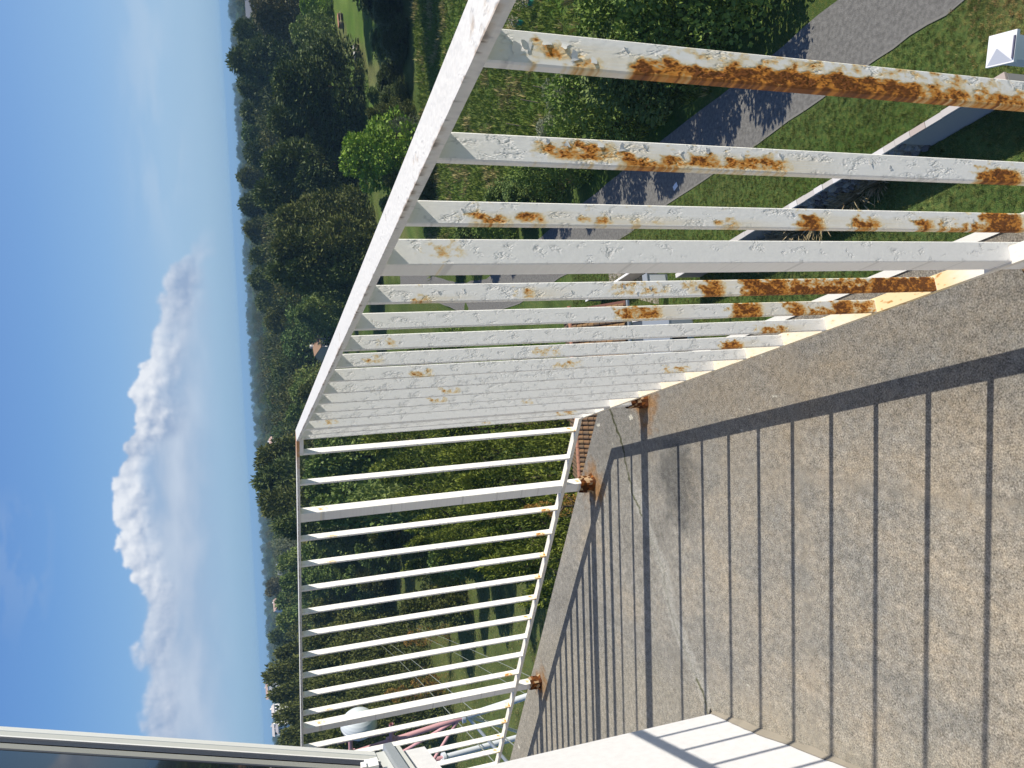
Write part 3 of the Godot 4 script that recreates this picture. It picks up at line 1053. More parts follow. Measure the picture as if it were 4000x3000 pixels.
func glazing(tower: Node, k: int, wall_ap: float, seen: bool) -> void:
	# one tilted side: corner s = 0 at corner k + 1 for side A (k = 7), both ends alike
	var slope := 0.2457
	var y0 := 0.983
	var y1 := 2.64
	var base := wall_ap + 0.084
	var face := func(which: int, y: float, s: float, out: float) -> Vector3:
		# which end (0: corner k, 1: corner k + 1), s metres in from that corner along the side
		var apo: float = base + slope * (y - 0.979) + out
		var a := ring_point(apo, k)
		var b := ring_point(apo, k + 1)
		var dir := (b - a).normalized()
		return (a + dir * s if which == 0 else b - dir * s) + Vector3(0, y, 0)
	if not seen:
		var g := Build.new()
		g.quad(face.call(1, y0, 0.0, 0.0), face.call(0, y0, 0.0, 0.0), face.call(0, y1, 0.0, 0.0), face.call(1, y1, 0.0, 0.0))
		obj("window_pane", g, M.pane, tower)
		return
	# strips along each end, from the corner inwards: [s0, s1, depth0, depth1, material, name]
	var strips := [[0.0, 0.036, 0.0, 0.0, M.aluminium_light, "corner_post"], [0.036, 0.038, 0.0, -0.002, M.zinc, "corner_groove"], [0.038, 0.084, -0.001, -0.001, M.aluminium, "corner_post_return"], [0.084, 0.094, 0.001, 0.001, M.white, "bright_lip"], [0.094, 0.096, 0.001, -0.002, M.gasket, "lip_side"], [0.096, 0.127, -0.002, -0.002, M.gasket, "weather_seal"], [0.127, 0.136, -0.004, -0.004, M.black, "dark_gap"], [0.136, 0.171, -0.002, -0.003, M.frame_inner, "sash_frame"], [0.171, 0.173, -0.003, -0.006, M.gasket, "sash_bead"]]
	for which in 2:
		for s in strips:
			var b := Build.new()
			var a0: Vector3 = face.call(which, y0, s[0], s[2])
			var a1: Vector3 = face.call(which, y0, s[1], s[3])
			var c1: Vector3 = face.call(which, y1, s[1], s[3])
			var c0: Vector3 = face.call(which, y1, s[0], s[2])
			if which == 1:
				b.quad(a0, a1, c1, c0)
			else:
				b.quad(a1, a0, c0, c1)
			if s[5] == "bright_lip":
				for e in [[0, 2], [1, 3]]:
					var f0: Vector3 = face.call(which, y0, s[e[0]], s[e[1]])
					var f1: Vector3 = face.call(which, y1, s[e[0]], s[e[1]])
					var g0: Vector3 = face.call(which, y0, s[e[0]], -0.004)
					var g1: Vector3 = face.call(which, y1, s[e[0]], -0.004)
					b.quad(f0, g0, g1, f1)
			obj(s[5], b, s[4], tower)
	var rail := Build.new()
	rail.quad(face.call(1, y0, 0.174, -0.001), face.call(0, y0, 0.174, -0.001), face.call(0, y0 + 0.05, 0.174, -0.001), face.call(1, y0 + 0.05, 0.174, -0.001))
	rail.quad(face.call(1, y0 + 0.05, 0.174, -0.001), face.call(0, y0 + 0.05, 0.174, -0.001), face.call(0, y0 + 0.05, 0.174, -0.005), face.call(1, y0 + 0.05, 0.174, -0.005))
	obj("sash_rail", rail, M.aluminium, tower)
	var pn := Build.new()
	pn.quad(face.call(1, y0, 0.17, -0.0055), face.call(0, y0, 0.17, -0.0055), face.call(0, y1, 0.17, -0.0055), face.call(1, y1, 0.17, -0.0055))
	obj("window_pane", pn, M.pane, tower)
	var clip := Build.new()
	var cp: Vector3 = face.call(1, y0 + 0.028, 0.16, 0.008)
	clip.block(cp, Vector3(0.012, 0.03, 0.03), AZ)
	clip.block(cp + Vector3(0, 0.02, 0.01), Vector3(0.02, 0.012, 0.02), AZ)
	if k == 7:
		obj("window_clip", clip, M.white, tower)


# ---------------------------------------------------------------- the railing
func flat_bar(o: Vector3, radial: Vector3, along: Vector3, half_r: float, thick: float, y0: float, y1: float, u_in := 0.965) -> Build:
	# an upright flat bar, wide across the rail; u runs 0 (outside) .. 1 (inside), v runs 0 (top) .. 1 (bottom)
	var b := Build.new()
	var c := 0.0012
	var t := thick / 2
	var r := half_r
	# section in (radial, along), counter-clockwise seen from above when radial x along points up; here it may be flipped
	var pts := PackedVector2Array([Vector2(-r + c, -t), Vector2(r - c, -t), Vector2(r, -t + c), Vector2(r, t - c), Vector2(r - c, t), Vector2(-r + c, t), Vector2(-r, t - c), Vector2(-r, -t + c)])
	var us := [0.98, 0.02, 0.02, 0.02, 0.02, 0.98, u_in, u_in]
	var flip := radial.cross(along).y < 0
	var vt := (RAIL_LOW - y1) / 0.956
	var vb := (RAIL_LOW - y0) / 0.956
	for i in 8:
		var j := (i + 1) % 8
		var a := o + radial * pts[i].x + along * pts[i].y
		var d := o + radial * pts[j].x + along * pts[j].y
		var lo := Vector3(0, y0, 0)
		var hi := Vector3(0, y1, 0)
		if flip:
			b.quad(d + lo, a + lo, a + hi, d + hi, Vector2(us[j], vb), Vector2(us[i], vb), Vector2(us[i], vt), Vector2(us[j], vt))
		else:
			b.quad(a + lo, d + lo, d + hi, a + hi, Vector2(us[i], vb), Vector2(us[j], vb), Vector2(us[j], vt), Vector2(us[i], vt))
	return b


func rail_strip(corner0: Vector3, corner1: Vector3, in0: Vector3, in1: Vector3, y0: float, y1: float) -> Build:
	# a flat rail with mitred ends: outer corners, inner corners (plan), v along the rail in metres, u across
	var b := Build.new()
	var lo := Vector3(0, y0, 0)
	var hi := Vector3(0, y1, 0)
	var L := corner0.distance_to(corner1)
	b.quad(in0 + hi, corner0 + hi, corner1 + hi, in1 + hi, Vector2(0.92, 0), Vector2(0.05, 0), Vector2(0.05, L), Vector2(0.92, L))
	b.quad(corner0 + lo, in0 + lo, in1 + lo, corner1 + lo, Vector2(0.05, 0), Vector2(0.6, 0), Vector2(0.6, L), Vector2(0.05, L))
	b.quad(in1 + lo, in0 + lo, in0 + hi, in1 + hi, Vector2(0.99, L), Vector2(0.99, 0), Vector2(0.94, 0), Vector2(0.94, L))
	b.quad(corner0 + lo, corner1 + lo, corner1 + hi, corner0 + hi, Vector2(0.02, 0), Vector2(0.02, L), Vector2(0.05, L), Vector2(0.05, 0))
	b.quad(in0 + lo, corner0 + lo, corner0 + hi, in0 + hi, Vector2(0.9, 0), Vector2(0.1, 0), Vector2(0.1, 0.01), Vector2(0.9, 0.01))
	b.quad(corner1 + lo, in1 + lo, in1 + hi, corner1 + hi, Vector2(0.1, L), Vector2(0.9, L), Vector2(0.9, L), Vector2(0.1, L))
	return b


func make_railing() -> void:
	var t := thing("balcony_railing", "white painted steel balcony railing with flaking rusty bars", "railing")
	var ap_out := SIDE / 0.8284
	var half := 0.0155
	var slim := 0.0122
	# skins: by bar, then shared ones
	var blobs := {
		1: [[0.032, 0.06, 0.35, 0.75, 2], [0.066, 0.083, 0.6, 1.0, 2], [0.107, 0.158, 0.55, 1.0, 3], [0.15, 0.244, 0.62, 1.0, 4], [0.198, 0.375, 0.45, 1.0, 4], [0.171, 0.18, 0.2, 0.5, 2], [0.37, 0.5, 0.5, 1.0, 2], [0.16, 0.47, 0.1, 0.6, 1]],
		2: [[0.098, 0.165, 0.2, 0.8, 2], [0.165, 0.238, 0.5, 1.0, 2], [0.238, 0.353, 0.4, 0.9, 2], [0.605, 0.663, 0.45, 1.0, 4]],
		3: [[0.068, 0.11, 0.6, 0.95, 2], [0.127, 0.147, 0.5, 0.9, 3], [0.197, 0.228, 0.6, 0.9, 2], [0.259, 0.269, 0.8, 1.0, 2], [0.281, 0.291, 0.7, 0.9, 2], [0.368, 0.392, 0.75, 0.95, 2], [0.479, 0.51, 0.35, 0.95, 4], [0.56, 0.6, 0.5, 0.95, 3], [0.663, 0.688, 0.4, 1.0, 3], [0.697, 0.778, 0.8, 1.0, 2], [0.775, 0.848, 0.0, 1.0, 4]],
		5: [[0.065, 0.086, 0.75, 1.0, 2], [0.221, 0.24, 0.4, 0.9, 2], [0.367, 0.463, 0.2, 0.8, 1], [0.495, 0.509, 0.1, 0.8, 2], [0.523, 0.56, 0.0, 1.0, 3], [0.599, 0.683, 0.0, 1.0, 4], [0.683, 0.852, 0.5, 1.0, 4], [0.683, 0.852, 0.0, 0.5, 2], [0.846, 1.019, 0.0, 1.0, 4]],
		6: [[0.441, 0.53, 0.1, 0.9, 2], [0.671, 0.736, 0.0, 1.0, 3], [0.787, 0.827, 0.0, 0.9, 2], [0.798, 0.833, 0.3, 1.0, 3], [0.833, 0.916, 0.6, 1.0, 2], [0.898, 0.943, 0.0, 1.0, 4], [0.94, 1.002, 0.0, 1.0, 2]],
		7: [[0.067, 0.093, 0.3, 0.9, 1], [0.832, 0.902, 0.5, 1.0, 2]],
		8: [[0.06, 0.09, 0.2, 0.8, 1], [0.399, 0.455, 0.3, 0.9, 1], [0.837, 0.891, 0.45, 1.0, 3]],
		9: [[0.164, 0.219, 0.5, 1.0, 1], [0.5, 0.56, 0.3, 0.9, 1]],
	}
	var wear := {1: 0.10, 2: 0.22, 3: 0.12, 4: 0.10, 5: 0.20, 6: 0.10, 7: 0.16, 8: 0.2, 9: 0.24}
	var plain_a := [bar_skin([[0.62, 0.65, 0.4, 0.9, 1]], 301, 0.26), bar_skin([[0.30, 0.35, 0.3, 0.8, 1]], 311, 0.22), bar_skin([[0.85, 0.93, 0.4, 1.0, 1]], 321, 0.30)]
	var plain_b := [bar_skin([[0.97, 1.02, 0.0, 1.0, 1]], 302, 0.10), bar_skin([], 312, 0.16), bar_skin([[0.93, 0.97, 0.6, 1.0, 2], [0.10, 0.13, 0.7, 1.0, 1]], 322, 0.08), bar_skin([[0.98, 1.02, 0.2, 1.0, 2]], 332, 0.2)]
	var post_m := bar_skin([[0.05, 0.10, 0.3, 0.7, 1]], 304, 0.04)
	# lifted flakes of paint on the near bars: [v, u, length, turn]
	var flakes := {
		1: [[0.022, 0.62, 0.016, 0.4], [0.030, 0.45, 0.014, 1.2], [0.044, 0.30, 0.012, 2.6], [0.058, 0.35, 0.011, 2.9], [0.064, 0.66, 0.012, 0.3], [0.078, 0.72, 0.010, 2.4], [0.105, 0.30, 0.006, 0.8]],
		2: [[0.100, 0.20, 0.008, 0.5], [0.118, 0.28, 0.010, 1.9], [0.150, 0.22, 0.012, 2.5], [0.172, 0.30, 0.012, 0.2], [0.196, 0.20, 0.009, 1.2], [0.232, 0.32, 0.009, 2.8], [0.262, 0.25, 0.010, 0.6], [0.300, 0.35, 0.008, 2.0], [0.345, 0.3, 0.009, 1.0], [0.455, 0.35, 0.010, 2.3], [0.480, 0.6, 0.008, 0.4]],
		3: [[0.060, 0.4, 0.007, 1.0], [0.225, 0.55, 0.006, 2.2], [0.470, 0.3, 0.008, 0.7], [0.655, 0.45, 0.006, 2.6], [0.76, 0.5, 0.007, 0.4]],
		5: [[0.10, 0.5, 0.009, 0.7], [0.135, 0.3, 0.008, 2.2], [0.30, 0.6, 0.009, 1.4], [0.385, 0.35, 0.010, 0.5], [0.405, 0.65, 0.010, 2.7], [0.43, 0.45, 0.011, 1.1], [0.452, 0.3, 0.009, 2.0], [0.51, 0.55, 0.009, 0.2]],
	}
	# side A bars, counted from the camera; slot 4 and the one at 2.235 are posts
	for i in range(-8, 16):
		var a := 0.412 + 0.1338 * (i - 1)
		if i == 4:
			continue
		if a > 2.15:
			continue
		var m: Material = bar_skin(blobs[i], 100 + i * 7, wear[i]) if blobs.has(i) else plain_a[posmod(i * 2 + i / 3, 3)]
		var o := obj("baluster", flat_bar(plan(RAIL_OUT_A - BAR + slim, a + 0.005), nA, tA, slim, 0.008, 0.134, RAIL_LOW), m, t)
		if flakes.has(i):
			for f in flakes[i]:
				paint_flake(o, a + 0.001, f[0], f[1], f[2] * 0.62, f[3])
		if i == 1:
			tag(o, "nearest flat bar, its lower half eaten by orange rust")
		elif i == 5:
			tag(o, "flat bar beside the square post, rusted brown at the bottom")
	for a in [2.335, 2.44]:
		obj("baluster", flat_bar(plan(RAIL_OUT_A - BAR + slim, a), nA, tA, slim, 0.008, 0.134, RAIL_LOW), plain_a[int(a * 10) % 3], t)
	for i in range(0, 25):
		var b := 1.607 + 0.1281 * i
		if i == 2 or i == 12 or i == 22:
			continue
		obj("baluster", flat_bar(plan_b(RAIL_OUT_B - BAR + slim, b + 0.005), nB, tB, slim, 0.008, 0.134, RAIL_LOW), plain_b[(i * i + i / 2) % 4], t)
	# posts down to the deck
	for s in [[0, -0.594], [0, 0.831], [0, 2.238], [1, 1.893], [1, 3.144], [1, 4.39]]:
		var o: Vector3 = plan(RAIL_OUT_A - 0.018, s[1]) if s[0] == 0 else plan_b(RAIL_OUT_B - 0.018, s[1])
		var p := obj("post", flat_bar(o, nA if s[0] == 0 else nB, tA if s[0] == 0 else tB, half, 0.040, 0.0, RAIL_LOW, 0.93), post_m, t)
		rust_foot(p, o, nA if s[0] == 0 else nB, tA if s[0] == 0 else tB, int(s[1] * 10))
	# hand rail and bottom rail, mitred at the corner
	for k in [7, 0]:
		var o0 := ring_point(ap_out, k)
		var o1 := ring_point(ap_out, k + 1)
		var i0 := ring_point(ap_out - BAR, k)
		var i1 := ring_point(ap_out - BAR, k + 1)
		obj("hand_rail", rail_strip(o0, o1, i0, i1, RAIL_LOW, RAIL_TOP), hand_rail_skin(k), t)
		obj("bottom_rail", rail_strip(ring_point(ap_out - 0.010, k), ring_point(ap_out - 0.010, k + 1), i0, i1, 0.121, 0.134), bottom_rail_skin(k), t)
	# welded gusset at the corner under the hand rail
	var g := Build.new()
	var ci := ring_point(ap_out - BAR * 0.5, 0)
	g.box(ci + Vector3(0, RAIL_LOW - 0.012, 0) - nB * 0.014 - tB * 0.004, tB * 0.062, Vector3(0, 0.012, 0), nB * -0.005)
	obj("corner_gusset", g, M.white, t)


func paint_flake(bar: Node3D, a: float, v: float, u: float, long: float, turn: float) -> void:
	# a curled chip that still holds along one side; u = 0 outside .. 1 inside, v = 0 top .. 1 bottom
	var b := Build.new()
	var mid := plan(RAIL_OUT_A - BAR + 0.0244 * (1.0 - u), a, RAIL_LOW - 0.956 * v)
	var ex := nA * cos(turn) + Vector3.UP * sin(turn)          # away from the hinge
	var ey := Vector3.UP * cos(turn) - nA * sin(turn)
	var rows := 4
	var prev := []
	for k in rows + 1:
		var t := k / float(rows)
		var lift := long * 0.20 * t * t + 0.0003
		var half_w := long * (0.42 - 0.34 * t * t) * (1.0 + 0.35 * sin(turn * 7.0 + k * 2.1))
		var c := mid + ex * long * (t - 0.4) * 0.9 - tA * lift + ey * long * 0.1 * sin(turn * 5.0 + k)
		var here := [c - ey * half_w, c + ey * half_w]
		if k > 0:
			b.quad(prev[0], here[0], here[1], prev[1])
			b.quad(prev[1] + tA * 0.0002, here[1] + tA * 0.0002, here[0] + tA * 0.0002, prev[0] + tA * 0.0002)
		prev = here
	obj("paint_flake", b, M.flake, bar)


func rust_foot(post: Node3D, o: Vector3, radial: Vector3, along: Vector3, seed_: int) -> void:
	# a corroded, swollen sleeve at the foot of the post
	var r := RandomNumberGenerator.new()
	r.seed = 900 + seed_
	var b := Build.new()
	var rings := []
	for k in 6:
		var y := [0.001, 0.010, 0.022, 0.034, 0.046, 0.055][k] as float
		var ring := []
		for q in 16:
			var ang := TAU * q / 16
			var ex := clampf(cos(ang) * 1.35, -1, 1) * (0.0155 + 0.004)
			var ez := clampf(sin(ang) * 1.35, -1, 1) * (0.020 + 0.004)
			var swell := 1.0 + r.randf_range(-0.05, 0.22) * (1.0 if k < 5 else 0.2) + (0.25 if k == 0 else 0.0)
			ring.append(o + radial * ex * swell + along * ez * swell + Vector3(0, y + r.randf_range(-0.004, 0.006) * (0.0 if k == 0 else 1.0), 0))
		rings.append(ring)
	for k in 5:
		for q in 16:
			var j := (q + 1) % 16
			b.tint = Color(0.05, 0.022, 0.014).lerp(Color(0.30, 0.11, 0.03), r.randf() * r.randf() * 1.2).lerp(Color(0.55, 0.42, 0.26), 0.6 if r.randf() < 0.18 else 0.0)
			if radial.cross(along).y < 0:
				b.quad(rings[k][q], rings[k][j], rings[k + 1][j], rings[k + 1][q])
			else:
				b.quad(rings[k][j], rings[k][q], rings[k + 1][q], rings[k + 1][j])
	if not M.has("rust"):
		var m := mat(Color.WHITE, 0.95, 0.0, 0.2)
		m.vertex_color_use_as_albedo = true
		m.cull_mode = BaseMaterial3D.CULL_DISABLED
		M.rust = m
	obj("rusted_sleeve", b, M.rust, post)


func hand_rail_skin(k_side: int) -> StandardMaterial3D:
	# v is metres along the rail; chips and rust sit along the inner edge (u > 0.9)
	var w := 48
	var h := 2048
	var L := SIDE
	var f := FastNoiseLite.new()
	f.seed = 71
	f.frequency = 1.0
	f.fractal_octaves = 4
	var by := PackedByteArray()
	by.resize(w * h * 3)
	var hb := PackedByteArray()
	hb.resize(w * h)
	for y in h:
		var v := (y + 0.5) / h * L
		for x in w:
			var u := (x + 0.5) / w
			var n1 := f.get_noise_2d(u * 2.0, v * 60.0)
			var n2 := f.get_noise_2d(u * 5.0 + 20.0, v * 150.0)
			var n3 := f.get_noise_2d(u * 0.5 + 70.0, v * 7.0)
			var k := 0.74 + 0.05 * n2 + 0.04 * n3
			var c := Color(k, k * 0.99, k * 0.97)
			var edge := smoothstep(0.84, 0.92, u) * (1.0 - smoothstep(0.94, 0.965, u))
			var chip := smoothstep(0.30, 0.44, n1 * 0.7 + n2 * 0.45 + edge * 0.26 + n3 * 0.5 - 0.10)
			c = c.lerp(Color(0.30, 0.28, 0.26), chip * 0.8 * (0.25 + 0.75 * edge))
			var ru := smoothstep(0.45, 0.7, edge * 0.62 + n3 * 0.8 + n1 * 0.35)
			c = c.lerp(Color(0.36, 0.22, 0.10), ru * 0.45)
			# the weld at the far corner has bled rust
			var weld := smoothstep(0.15, 0.03, v + n1 * 0.05) if k_side == 0 else 0.0
			c = c.lerp(Color(0.52, 0.24, 0.07), weld * 0.85)
			c = c.linear_to_srgb()
			var i := y * w + x
			by[i * 3] = int(c.r * 255)
			by[i * 3 + 1] = int(c.g * 255)
			by[i * 3 + 2] = int(c.b * 255)
			hb[i] = clampi(int(150 + 30 * n2 + 24 * n1 - 60 * chip), 0, 255)
	var m := mat(Color.WHITE, 0.5, 0.0, 0.45)
	m.albedo_texture = tex(by, w, h)
	m.normal_enabled = true
	m.normal_texture = normal_tex(hb, w, h, 4.0)
	m.normal_scale = 0.6
	m.uv1_scale = Vector3(1, 1.0 / L, 1)
	return m


func bottom_rail_skin(k: int) -> StandardMaterial3D:
	var w := 24
	var h := 1024
	var f := FastNoiseLite.new()
	f.seed = 81 + k
	f.frequency = 1.0
	f.fractal_octaves = 4
	var by := PackedByteArray()
	by.resize(w * h * 3)
	for y in h:
		var v := (y + 0.5) / h * SIDE
		# side A runs from corner 7 (behind) to corner 8 (ahead): v = 0 lies behind the camera
		var a := A_END - SIDE + v
		var stain := 0.0
		if k == 7:
			stain = smoothstep(0.86, 0.94, a) * (1.0 - smoothstep(1.03, 1.16, a)) + 0.45 * smoothstep(1.0, 1.1, a) * (1.0 - smoothstep(1.9, 2.4, a))
		for x in w:
			var n1 := f.get_noise_2d(x * 0.12, v * 40.0)
			var c := Color(0.76, 0.74, 0.70).lerp(Color(0.74, 0.60, 0.36), clampf(stain + n1 * 0.25 + 0.12, 0.0, 1.0))
			var ru := smoothstep(0.55, 0.8, n1 + stain * 0.25)
			c = c.lerp(Color(0.45, 0.20, 0.05), ru)
			c = c.linear_to_srgb()
			var i := (y * w + x) * 3
			by[i] = int(c.r * 255)
			by[i + 1] = int(c.g * 255)
			by[i + 2] = int(c.b * 255)
	var m := mat(Color.WHITE, 0.55)
	m.albedo_texture = tex(by, w, h)
	m.uv1_scale = Vector3(1, 1.0 / SIDE, 1)
	return m


# ---------------------------------------------------------------- the tiled house below
func make_house() -> void:
	var t := thing("tiled_house", "low house with a clay tile roof and grey veranda roof below the balcony", "house")
	var ridge := Vector3(0, -12.4, -30.7)
	var eave := Vector3(0, -13.42, -27.65)
	var x0 := -4.6
	var x1 := 3.1
	var back_eave := Vector3(0, -13.42, -33.7)
	var w := Build.new()
	w.block(Vector3((x0 + x1) / 2, (GROUND - 13.55) / 2, -30.7), Vector3(x1 - x0 - 0.5, -13.55 - GROUND, 5.6))
	var gx: Array = [x0 + 0.25, x1 - 0.25]
	for s in 2:
		var x: float = gx[s]
		var q := [Vector3(x, -13.55, -27.9), Vector3(x, -13.55, -33.5), Vector3(x, -12.5, -30.7)]
		if s == 0:
			w.tri(q[0], q[2], q[1])
		else:
			w.tri(q[0], q[1], q[2])
	obj("wall", w, M.plaster, t)
	var under := Build.new()
	under.quad(Vector3(x0, eave.y - 0.05, eave.z), Vector3(x1, eave.y - 0.05, eave.z), Vector3(x1, ridge.y - 0.05, ridge.z), Vector3(x0, ridge.y - 0.05, ridge.z))
	under.quad(Vector3(x1, back_eave.y - 0.05, back_eave.z), Vector3(x0, back_eave.y - 0.05, back_eave.z), Vector3(x0, ridge.y - 0.05, ridge.z), Vector3(x1, ridge.y - 0.05, ridge.z))
	var roof := obj("roof", under, mat(lin(0.16, 0.07, 0.05), 0.9), t)
	# barrel tiles: covers in columns, each column ten tiles long, every tile a piece where it can be seen
	var pitch := 0.2
	var cols := int((x1 - x0) / pitch)
	var rows := 9
	var run := eave - ridge
	var per := run.length() / rows
	var tile := barrel(0.105, 0.085, per * 1.12)
	var down := run.normalized()
	var nrm := Vector3.RIGHT.cross(down).normalized()
	if nrm.y < 0:
		nrm = -nrm
	var rest := Build.new()
	var tr := RandomNumberGenerator.new()
	tr.seed = 12
	for c in cols:
		var x := x0 + (c + 0.5) * pitch
		var shown := x < -2.0 or x > 0.95
		for r in rows:
			var at := Vector3(x, ridge.y, ridge.z) + down * (r * per) + nrm * (0.004 + tr.randf() * 0.012)
			var b := Basis(Vector3.RIGHT, nrm, down)
			b = Basis(nrm, tr.randf_range(-0.03, 0.03)) * Basis(Vector3.RIGHT, -0.035) * b
			if shown:
				var o := obj("roof_tile", tile, M.tiles[tr.randi_range(0, 3)], roof)
				o.transform = Transform3D(b, at)
			else:
				append(rest, tile, Transform3D(b, at))
	tag(obj("roof_tiles_middle", rest, M.tiles[1], roof), "", "", "", "stuff")
	# far slope, seen only as bumps over the ridge
	var far := Build.new()
	var down2 := (back_eave - ridge).normalized()
	var nrm2 := down2.cross(Vector3.RIGHT).normalized()
	if nrm2.y < 0:
		nrm2 = -nrm2
	for c in cols:
		var x := x0 + (c + 0.5) * pitch
		for r in rows:
			append(far, tile, Transform3D(Basis(Vector3.LEFT, nrm2, down2), Vector3(x, ridge.y, ridge.z) + down2 * (r * per)))
	tag(obj("roof_tiles_far_slope", far, M.tiles[2], roof), "", "", "", "stuff")
	var k := 0
	var x := x0
	while x < x1 - 0.05:
		var cap := obj("ridge_tile", ridge_cap(0.36), M.mortar_ridge, roof)
		cap.position = Vector3(x, ridge.y + 0.035 + 0.006 * (k % 2), ridge.z)
		x += 0.34
		k += 1
	# gutter and the veranda's grey roof with white glazing bars
	var gut := Build.new()
	gut.block(Vector3((x0 + x1) / 2, -13.52, -27.55), Vector3(x1 - x0, 0.09, 0.12))
	obj("gutter", gut, M.zinc, t)
	var ver := Build.new()
	ver.quad(Vector3(-4.4, -13.95, -25.2), Vector3(2.6, -13.95, -25.2), Vector3(2.6, -13.66, -27.45), Vector3(-4.4, -13.66, -27.45))
	ver.quad(Vector3(-4.4, -14.05, -25.2), Vector3(2.6, -14.05, -25.2), Vector3(2.6, -13.95, -25.2), Vector3(-4.4, -13.95, -25.2))
	var vr := obj("veranda_roof", ver, M.zinc, t)
	var dk := Build.new()
	dk.quad(Vector3(-4.4, -13.725, -26.85), Vector3(2.6, -13.725, -26.85), Vector3(2.6, -13.645, -27.47), Vector3(-4.4, -13.645, -27.47))
	obj("roof_light", dk, M.zinc_dark, vr)
	for i in 24:
		var bar := Build.new()
		var bx := -4.3 + i * 0.295
		bar.box(Vector3(bx, -13.715, -26.83), Vector3(0.035, 0, 0), Vector3(0, 0.02, 0), Vector3(0, 0.083, -0.64) * -1.0)
		var o := obj("glazing_bar", bar_fix(bx), M.white, vr)
		o.position = Vector3.ZERO
	for px in [-4.3, -2.0, 0.3, 2.5]:
		var po := Build.new()
		po.block(Vector3(px, (GROUND - 14.0) / 2, -25.28), Vector3(0.09, -14.0 - GROUND, 0.09))
		obj("veranda_post", po, M.white, t)
	for wx in [-3.0, -0.8, 1.3]:
		var wd := Build.new()
		wd.block(Vector3(wx, -15.5, -27.88), Vector3(1.1, 1.9, 0.05))
		var wo := obj("window", wd, M.white, t)
		var gl := Build.new()
		gl.block(Vector3(wx, -15.5, -27.85), Vector3(0.94, 1.74, 0.03))
		obj("window_glass", gl, M.pane, wo)


func bar_fix(bx: float) -> Build:
	var b := Build.new()
	b.quad(Vector3(bx, -13.70, -26.85), Vector3(bx + 0.04, -13.70, -26.85), Vector3(bx + 0.04, -13.622, -27.46), Vector3(bx, -13.622, -27.46))
	b.quad(Vector3(bx, -13.73, -26.85), Vector3(bx, -13.70, -26.85), Vector3(bx, -13.622, -27.46), Vector3(bx, -13.652, -27.46))
	b.quad(Vector3(bx + 0.04, -13.70, -26.85), Vector3(bx + 0.04, -13.73, -26.85), Vector3(bx + 0.04, -13.652, -27.46), Vector3(bx + 0.04, -13.622, -27.46))
	b.quad(Vector3(bx, -13.73, -26.85), Vector3(bx + 0.04, -13.73, -26.85), Vector3(bx + 0.04, -13.70, -26.85), Vector3(bx, -13.70, -26.85))
	return b


func append(b: Build, m: ArrayMesh, t: Transform3D) -> void:
	var a := m.surface_get_arrays(0)
	var s := b.v.size()
	for p in a[Mesh.ARRAY_VERTEX]:
		b.v.append(t * p)
	for q in a[Mesh.ARRAY_NORMAL]:
		b.n.append((t.basis * q).normalized())
	b.uv.append_array(a[Mesh.ARRAY_TEX_UV])
	b.c.append_array(a[Mesh.ARRAY_COLOR])
	for i in a[Mesh.ARRAY_INDEX]:
		b.ix.append(s + i)


func barrel(r0: float, r1: float, long: float) -> ArrayMesh:
	# a half-round cover tile: axis along +z, crown along +y, wide end at the bottom (z = long)
	var b := Build.new()
	var k := 7
	for i in k:
		var a0 := PI * i / k
		var a1 := PI * (i + 1) / k
		var p0 := Vector3(cos(a0) * r1, sin(a0) * r1 * 0.8, 0)
		var p1 := Vector3(cos(a1) * r1, sin(a1) * r1 * 0.8, 0)
		var q0 := Vector3(cos(a0) * r0, sin(a0) * r0 * 0.8, long)
		var q1 := Vector3(cos(a1) * r0, sin(a1) * r0 * 0.8, long)
		b.smooth_quad(p0, p1, q1, q0, Vector3(cos(a0), sin(a0), 0), Vector3(cos(a1), sin(a1), 0))
		b.quad(q0, q1, q1 * Vector3(0.82, 0.82, 1), q0 * Vector3(0.82, 0.82, 1))
	return b.mesh()


func ridge_cap(long: float) -> ArrayMesh:
	var b := Build.new()
	var k := 6
	for i in k:
		var a0 := PI * i / k
		var a1 := PI * (i + 1) / k
		for e in [[0.0, long * 0.9, 0.105], [long * 0.9, long, 0.118]]:
			var r: float = e[2]
			b.smooth_quad(Vector3(e[0], sin(a0) * r, cos(a0) * r), Vector3(e[0], sin(a1) * r, cos(a1) * r), Vector3(e[1], sin(a1) * r, cos(a1) * r), Vector3(e[1], sin(a0) * r, cos(a0) * r), Vector3(0, sin(a0), cos(a0)), Vector3(0, sin(a1), cos(a1)))
	return b.mesh()


